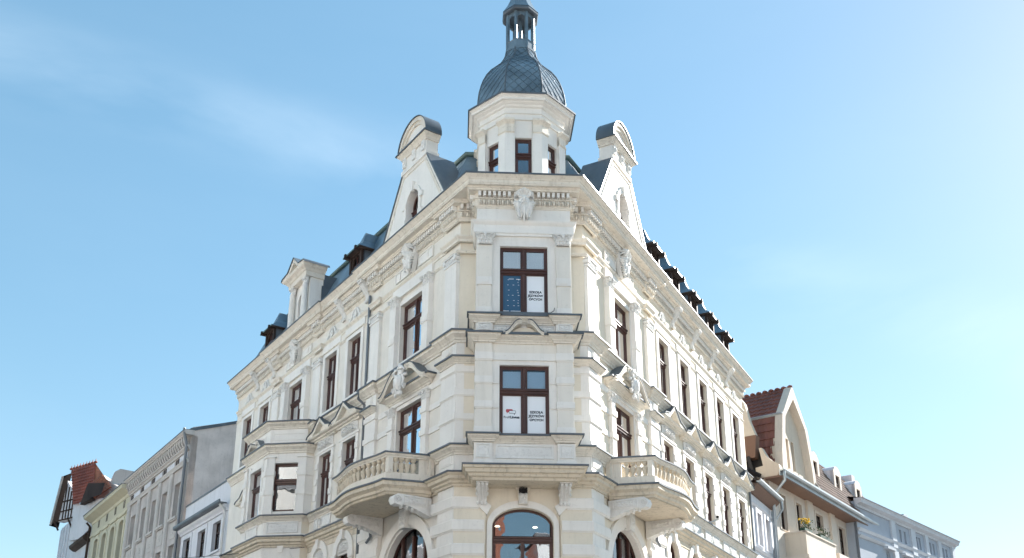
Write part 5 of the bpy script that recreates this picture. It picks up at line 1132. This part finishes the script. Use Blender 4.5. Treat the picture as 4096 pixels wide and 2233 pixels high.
belt('gutter',[FB.xy(-.5,0),FB.xy(19.7,0)],[(.80,15.62),(.84,15.62),(.84,15.86),(1.0,15.86),(1.06,15.94),(1.06,16.04),(1.0,16.04),(.97,15.95),(.8,15.95)],'gpipe',parent=H)
pipe(FB,[(-.2,.95,15.9),(-.2,.95,15.4),(-.35,.3,14.6),(-.35,.2,0)],H,.09,'gpipe'); pipe(FB,[(19.3,.95,15.9),(19.3,.95,15.4),(19.2,.2,14.6),(19.2,.2,0)],H,.09,'gpipe')
m=MB(); m.add([FB.p(6.2,.9,15.98),FB.p(19.5,.9,15.98),FB.p(19.5,-1.0,19.2),FB.p(6.2,-1.0,19.2)],[[0,1,2,3]]); m.add([FB.p(5.6,-1.0,19.2),FB.p(19.5,-1.0,19.2),FB.p(19.5,-3.6,21.6),FB.p(5.6,-3.6,21.6)],[[0,1,2,3]]); BR=m.build('roof','ptile',H)
rt=MB()
for a,b,z0,z1,nr in ((.9,-1.0,15.98,19.2,11),(-1.0,-3.6,19.2,21.6,11)):
    for k in range(nr):
        t0,t1=k/nr,(k+1)/nr; n0,n1,za,zb=a+(b-a)*t0,a+(b-a)*t1,z0+(z1-z0)*t0,z0+(z1-z0)*t1
        for i in range(64):
            s=6.4+i*.205; rt.add([FB.p(s,n0+.05,za+.06),FB.p(s+.1,n0+.08,za+.10),FB.p(s+.2,n0+.05,za+.06),FB.p(s+.2,n1+.02,zb+.02),FB.p(s+.1,n1+.05,zb+.05),FB.p(s,n1+.02,zb+.02)],[[0,1,4,5],[1,2,3,4]])
tag(rt.build('roof_tiles','ptile',BR),kind='stuff')
m=MB(); m.box(FB.p,.6,6.4,-.1,.92,15.90,15.97); m.build('gable_ledge','beiget',H)
# gable front with white rim and three slot windows
c=3.8
def gout(k,dz=0): return [(c-2.55-k,15.9),(c-2.38-k,17.5),(c-1.82-k,19.75),(c,21.75+dz),(c+1.82+k,19.75),(c+2.38+k,17.5),(c+2.55+k,15.9)]
slots=[rect(2.32,2.80,16.8,18.75),rect(3.10,3.50,16.8,18.75),rect(3.9,4.32,16.8,18.75)]
m=MB(); m.plate(FB.p,gout(0),slots,-.3,.0); GB=m.build('gable','tan',H)
m=MB(); m.plate(FB.p,gout(.12,.28),[gout(-.30,-.55)],-.02,.42); m.build('gable_rim','beiget',GB)
for sl_ in slots: m=MB(); m.box(FB.p,sl_[0][0],sl_[1][0],-.32,-.27,16.8,18.75); m.build('slot_pane','curtain',GB); m=MB(); m.box(FB.p,sl_[0][0]-.08,sl_[1][0]+.1,-.1,.35,16.6,16.72); m.build('slot_sill','beiget',GB)
for i_,(u0,u1) in enumerate((((c-2.6,16.0),(c-1.86,19.8)),((c-1.86,19.8),(c,21.95)),((c+2.6,16.0),(c+1.86,19.8)),((c+1.86,19.8),(c,21.95)))):
    A,B_,C_,D_=[Vector(FB.p(*v)) for v in ((u0[0],-.02,u0[1]),(u0[0],-5,u0[1]),(u1[0],-5,u1[1]),(u1[0],-.02,u1[1]))]
    m=MB(); m.add([A,B_,C_,D_],[[0,1,2,3]]); g=m.build('gable_roof','btile',GB)
    if i_<2:
        nv=8 if i_==0 else 7; nu=14
        for j in range(nv):
            for q in range(nu):
                u=q/nu; p0=A.lerp(B_,u).lerp(D_.lerp(C_,u),j/nv); p1=A.lerp(B_,(q+1)/nu).lerp(D_.lerp(C_,(q+1)/nu),j/nv); p2=A.lerp(B_,(q+1)/nu).lerp(D_.lerp(C_,(q+1)/nu),(j+1.08)/nv); p3=A.lerp(B_,u).lerp(D_.lerp(C_,u),(j+1.08)/nv)
                N_=(p1-p0).cross(p3-p0).normalized(); N_=N_ if N_.x<0 or N_.z>0 else -N_
                N_=-N_ if N_.z<0 else N_
                mm_=MB(); f=(p1-p0); mm_.add([p0+N_*.07,p0+f*.3+N_*.05,p0+f*.62+N_*.11,p0+f*.97+N_*.07,p3+f*.97+N_*.015,p3+f*.62+N_*.05,p3+f*.3+N_*.005,p3+N_*.015,p0,p1],[[0,1,6,7],[1,2,5,6],[2,3,4,5],[0,1,2,3,9,8]]); mm_.build('roof_tile','btile',g)
m=MB(); m.bar(FB.p(c-1.9,.4,19.82),FB.p(c-1.9,-5,19.82),.07,.07); m.build('break_gutter','gpipe',GB)
for k in range(14): m=MB(); p=FB.p(c,.3-k*.38,21.98); m.blob(lambda a,b,c_:(a,b,c_),(p[0],p[1],p[2]),(.16,.2,.10)); m.build('ridge_tile','btile',GB)
# side of the beige house above the small house: rendered parapet, brown cladding, dark fire stair
def sideplate(pts,s0,s1,mat,name,hole=None):
    f=lambda a,n,z: FB.p(n,a,z); m=MB(); m.plate(f,pts,[],s0,s1); return m.build(name,mat,H)
sideplate([(-3.5,18.2),(-.47,18.15),(-.75,19.0),(-.98,20.1),(-1.3,20.6),(-3.5,20.9)],-.1,.25,'tan','parapet_wall')
sideplate([(-3.5,16.95),(-.56,16.9),(-.42,18.15),(-3.5,18.2)],-.2,.3,'brown','cladding_panel')
sideplate([(-.62,15.75),(.55,15.75),(.72,16.0),(.66,16.35),(.30,16.62),(.06,16.85),(-.2,17.4),(-.36,17.4),(-.2,16.4),(-.62,16.35)],-.1,.25,'tan','curved_parapet')
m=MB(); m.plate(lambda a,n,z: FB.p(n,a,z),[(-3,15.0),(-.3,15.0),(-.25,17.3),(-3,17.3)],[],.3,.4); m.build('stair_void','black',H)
for a,b in (((-.2,-.5,15.0),(-.2,-.95,17.0)),((-.2,-1.2,14.9),(-.2,-1.2,17.1)),((-.2,-.9,15.6),(-.2,-.2,15.2)),((-.35,-.3,15.8),(-.35,-1.1,16.3))): m=MB(); m.bar(FB.p(*a),FB.p(*b),.09,.09); m.build('steel_post','black',H)
# dormers of the beige house
for s,z1 in ((7.75,19.15),(11.8,19.2),(15.95,19.2)):
    m=MB(); m.plate(FB.p,[(s-.68,16.7),(s+.68,16.7),(s+.68,18.75),(s+.4,19.0),(s+.0,19.12),(s-.4,19.0),(s-.68,18.75)],[rect(s-.38,s+.38,16.95,18.5)],-.2,-.0); dd=m.build('dormer','beiget',H)
    m=MB()
    for sg in (-1,1): a,b=sorted((s+sg*.68,s+sg*.62)); m.add([FB.p(a,-.05,16.75),FB.p(a,-.05,18.75),FB.p(a,-3.0,18.75),FB.p(a,-1.0,18.4)],[[0,1,2,3]])
    m.add([FB.p(s-.68,0,18.76),FB.p(s-.4,0,19.01),FB.p(s,0,19.14),FB.p(s+.4,0,19.01),FB.p(s+.68,0,18.76)]+[FB.p(s+a,-3,z) for a,z in ((-.68,18.76),(-.4,19.01),(0,19.14),(.4,19.01),(.68,18.76))],[[i,i+1,6+i,5+i] for i in range(4)]); m.build('dormer_cheek','coldwhite',dd)
    simple_window(FB,s,16.95,.76,1.55,H,'dwood',n=-.1,name='dormer_window')
    m=MB()
    for z in (17.0,17.25): m.tube([FB.p(s-.45,.12,z),FB.p(s+.45,.12,z)],.02,5)
    m.build('dormer_rail','gpipe',dd)
m=MB(); m.box(FB.p,12.6,13.4,-3.6,-2.8,21.0,22.3); m.build('chimney','zinc',H); m=MB(); m.box(FB.p,18.9,19.5,-2.2,-1.2,18.5,20.4); m.build('chimney','coldwhite',H)
# rendered balcony
m=MB(); m.box(FB.p,1.65,6.3,-.02,1.15,11.75,12.95); BC=m.build('balcony','tan',H); m=MB(); m.box(FB.p,1.55,6.4,-.02,1.25,11.55,11.75); m.box(FB.p,1.6,6.35,1.0,1.2,12.95,13.03); m.box(FB.p,1.6,1.8,0,1.2,12.95,13.03); m.build('balcony_coping','beiget',BC)
m=MB(); m.box(FB.p,7.4,11.2,-.02,1.0,11.6,12.75); m.build('balcony','beiget',H)
# plants on that balcony
def clump(name,label,cat,s,n,z,w,h,k,flower=None,trough=True):
    t=thing(name,label,cat,FB.p(s,n,z))
    if trough: m=MB(); m.box(FB.p,s-w,s+w,n-.13,n+.13,z,z+.22,ta=.03); m.build('trough','trough',t)
    m=MB(); random.seed(k)
    for i in range(160):
        a=random.uniform(-w,w); b=random.gauss(0,.12); zz=z+.2+random.random()**1.5*h; v=Vector(FB.p(s+a,n+b,zz)); d=Vector((random.uniform(-1,1),random.uniform(-1,1),random.uniform(0,1))).normalized()*.09; e=d.cross(Vector((.3,.2,.9))).normalized()*.03
        m.add([v,v+d*.5+e,v+d,v+d*.5-e],[[0,1,2,3]])
    for i in range(10): a=random.uniform(-w,w); m.tube([FB.p(s+a,n,z+.15),FB.p(s+a+random.uniform(-.1,.1),n,z+.2+h)],.008,4)
    tag(m.build('foliage','leaf',t),kind='stuff')
    if flower:
        m=MB()
        for i in range(40): m.blob(FB.p,(s+random.gauss(0,w*.45),n+random.gauss(0,.12),z+.2+h*random.uniform(.65,1.1)),(.05,.05,.04),6,3)
        tag(m.build('flowers',flower,t),kind='stuff')
    return t
clump('flower_box','yellow flowers in a dark green trough on the tan balcony','flower box',2.35,.95,13.0,.55,.55,1,'yellow')
clump('potted_plant','sparse green plant in a trough along the front of the tan balcony','plant',4.9,1.05,13.0,1.0,.45,2)
# ---- pale blue house
UD=az(41.5); FU=Fr(Vector(FR.xy(39.0,3.1)),UD,Vector((UD.y,-UD.x,0)))
H=thing('pale_blue_house','pale blue house with flat cornice at the far right','house',FU.p(7,-5,0))
ux=[(4.2,.42),(5.03,.42),(7.2,.42),(7.75,.42),(9.8,.42),(10.45,.42),(12.45,.42),(13.15,.42)]
ws=[(x,15.4,w_,.85) for x,w_ in ux]+[(x,12.9,.6,1.5) for x in (1.6,4.6,7.5,10.1,12.8)]
bodywall(FU,-3,14.9,16.7,ws,'bluep',H,.2); boxwalls(FU,-3,14.9,9,16.9,'bluep',H)
for w_ in ws: simple_window(FU,w_[0],w_[1],w_[2],w_[3],H,'bluet',n=-.12,bars=0)
for a,b in ((5.9,6.7),(8.6,9.2),(11.2,11.8),(14.1,14.7),(2.4,3.1)): m=MB(); m.box(FU.p,a,b,-.02,.15,0,16.6); m.build('pilaster','bluet',H)
belt('cornice',[FU.xy(-3,0),FU.xy(15.0,0)],[(-.05,16.55),(.1,16.55),(.14,16.68),(.4,16.78),(.45,16.95),(.52,17.05),(-.05,17.1)],'bluet',zinc=(.52,17.05),parent=H)
for z in (15.2,14.75): belt('string_course',[FU.xy(-3,0),FU.xy(14.95,0)],[(-.05,z-.15),(.08,z-.15),(.2,z),(-.05,z+.03)],'bluet',parent=H)
for x in (1.6,4.6,7.5,10.1,12.8): m=MB(); m.box(FU.p,x-.7,x+.7,-.02,.3,14.45,14.6); m.build('window_hood','bluet',H)
m=MB(); m.add([FU.p(-3,.4,17.08),FU.p(15,.4,17.08),FU.p(15,-5,18.2),FU.p(-3,-5,18.2)],[[0,1,2,3]]); m.build('roof','zinc',H)
m=MB(); m.box(FU.p,11.0,11.8,-3,-2,17.4,18.9); m.build('chimney','bluet',H)
# ---- fixtures on and near the fronts
t=thing('security_camera','small white security camera on the right front near the lower string course','camera',FR.p(12.35,.05,10.95))
m=MB(); m.tube([FR.p(12.4,.0,10.95),FR.p(12.4,.25,10.98),FR.p(12.3,.42,11.05)],.03,6); m.build('mounting_arm','gpipe',t)
m=MB(); m.tube([FR.p(12.55,.38,11.10),FR.p(12.05,.52,11.06)],.075,8); m.build('housing','upvc',t,smooth=50); m=MB(); m.tube([FR.p(12.06,.518,11.06),FR.p(12.0,.535,11.055)],.06,8); m.build('lens','black',t)
A=Vector(FL.p(10.85,.35,9.42)); B_=Vector((-33.5,57.0,12.55)); pts=[A.lerp(B_,i/24)-Vector((0,0,1.1*4*(i/24)*(1-i/24)*.35)) for i in range(25)]
m=MB(); m.tube(pts,.012,5); tag(m.build('overhead_wire','black'),'thin black overhead wire strung from the bay to the left','wire')
# ---- houses across the streets, beside and behind the viewer: they throw sunlight back and show in the panes
def opposite(nm,lab,mat,ff,L_,dep,zt,nw,gab=True):
    H=thing(nm,lab,'house',ff.p(L_/2,-dep/2,0)); ws=[(L_*(i+.5)/nw,z,1.3,2.0) for i in range(nw) for z in (1.5,5.6,9.7,13.8) if z+3<zt-4]
    bodywall(ff,0,L_,zt-4,ws,mat,H); boxwalls(ff,0,L_,dep,zt-4,mat,H)
    for w_ in ws: simple_window(ff,w_[0],w_[1],1.3,2.0,H,'upvc')
    if gab: m=MB(); m.plate(ff.p,[(L_*.1,zt-4),(L_*.9,zt-4),(L_*.72,zt-1.5),(L_*.62,zt-1.2),(L_*.5,zt),(L_*.38,zt-1.2),(L_*.28,zt-1.5)],[],-.5,0); m.build('gable',mat,H)
    belt('cornice',path2(ff,0,L_),[(-.05,zt-4.5),(.1,zt-4.5),(.5,zt-4.1),(.5,zt-4),(-.05,zt-4)],'coldwhite',parent=H)
    m=MB(); m.add([ff.p(0,-.3,zt-4),ff.p(L_,-.3,zt-4),ff.p(L_,-dep,zt-2),ff.p(0,-dep,zt-2)],[[0,1,2,3]]); m.build('roof','btile',H)
M['ivory']=stucco('ivory_plaster',(.79,.79,.78),dirt=.1)
bk=lambda x1,y:Fr((x1,y),(-1,0),(0,1)); ls=lambda s0:Fr(FL.xy(s0,16.5),dL,-nL)
opposite('cream_house','tall cream gabled house behind the viewer on the left','peach',bk(-9.5,-15),22,15,27,5)
opposite('brick_house','red brick house behind the viewer, mirrored in the arched corner window','brick',bk(4.3,-17),12.5,15,27,4)
opposite('ivory_house','ivory house behind the viewer on the right','ivory',bk(31,-16),24,15,22,6)
opposite('gabled_house','peach gabled house across the left street, mirrored in the canted bay','peach',ls(-4),17,10,21,4)
opposite('white_tenement','white tenement across the left street','ivory',ls(13.5),17,10,19,4,False)
opposite('pale_tenement','pale tenement farthest along the other side of the left street','peach',ls(31),20,10,19,5,False)
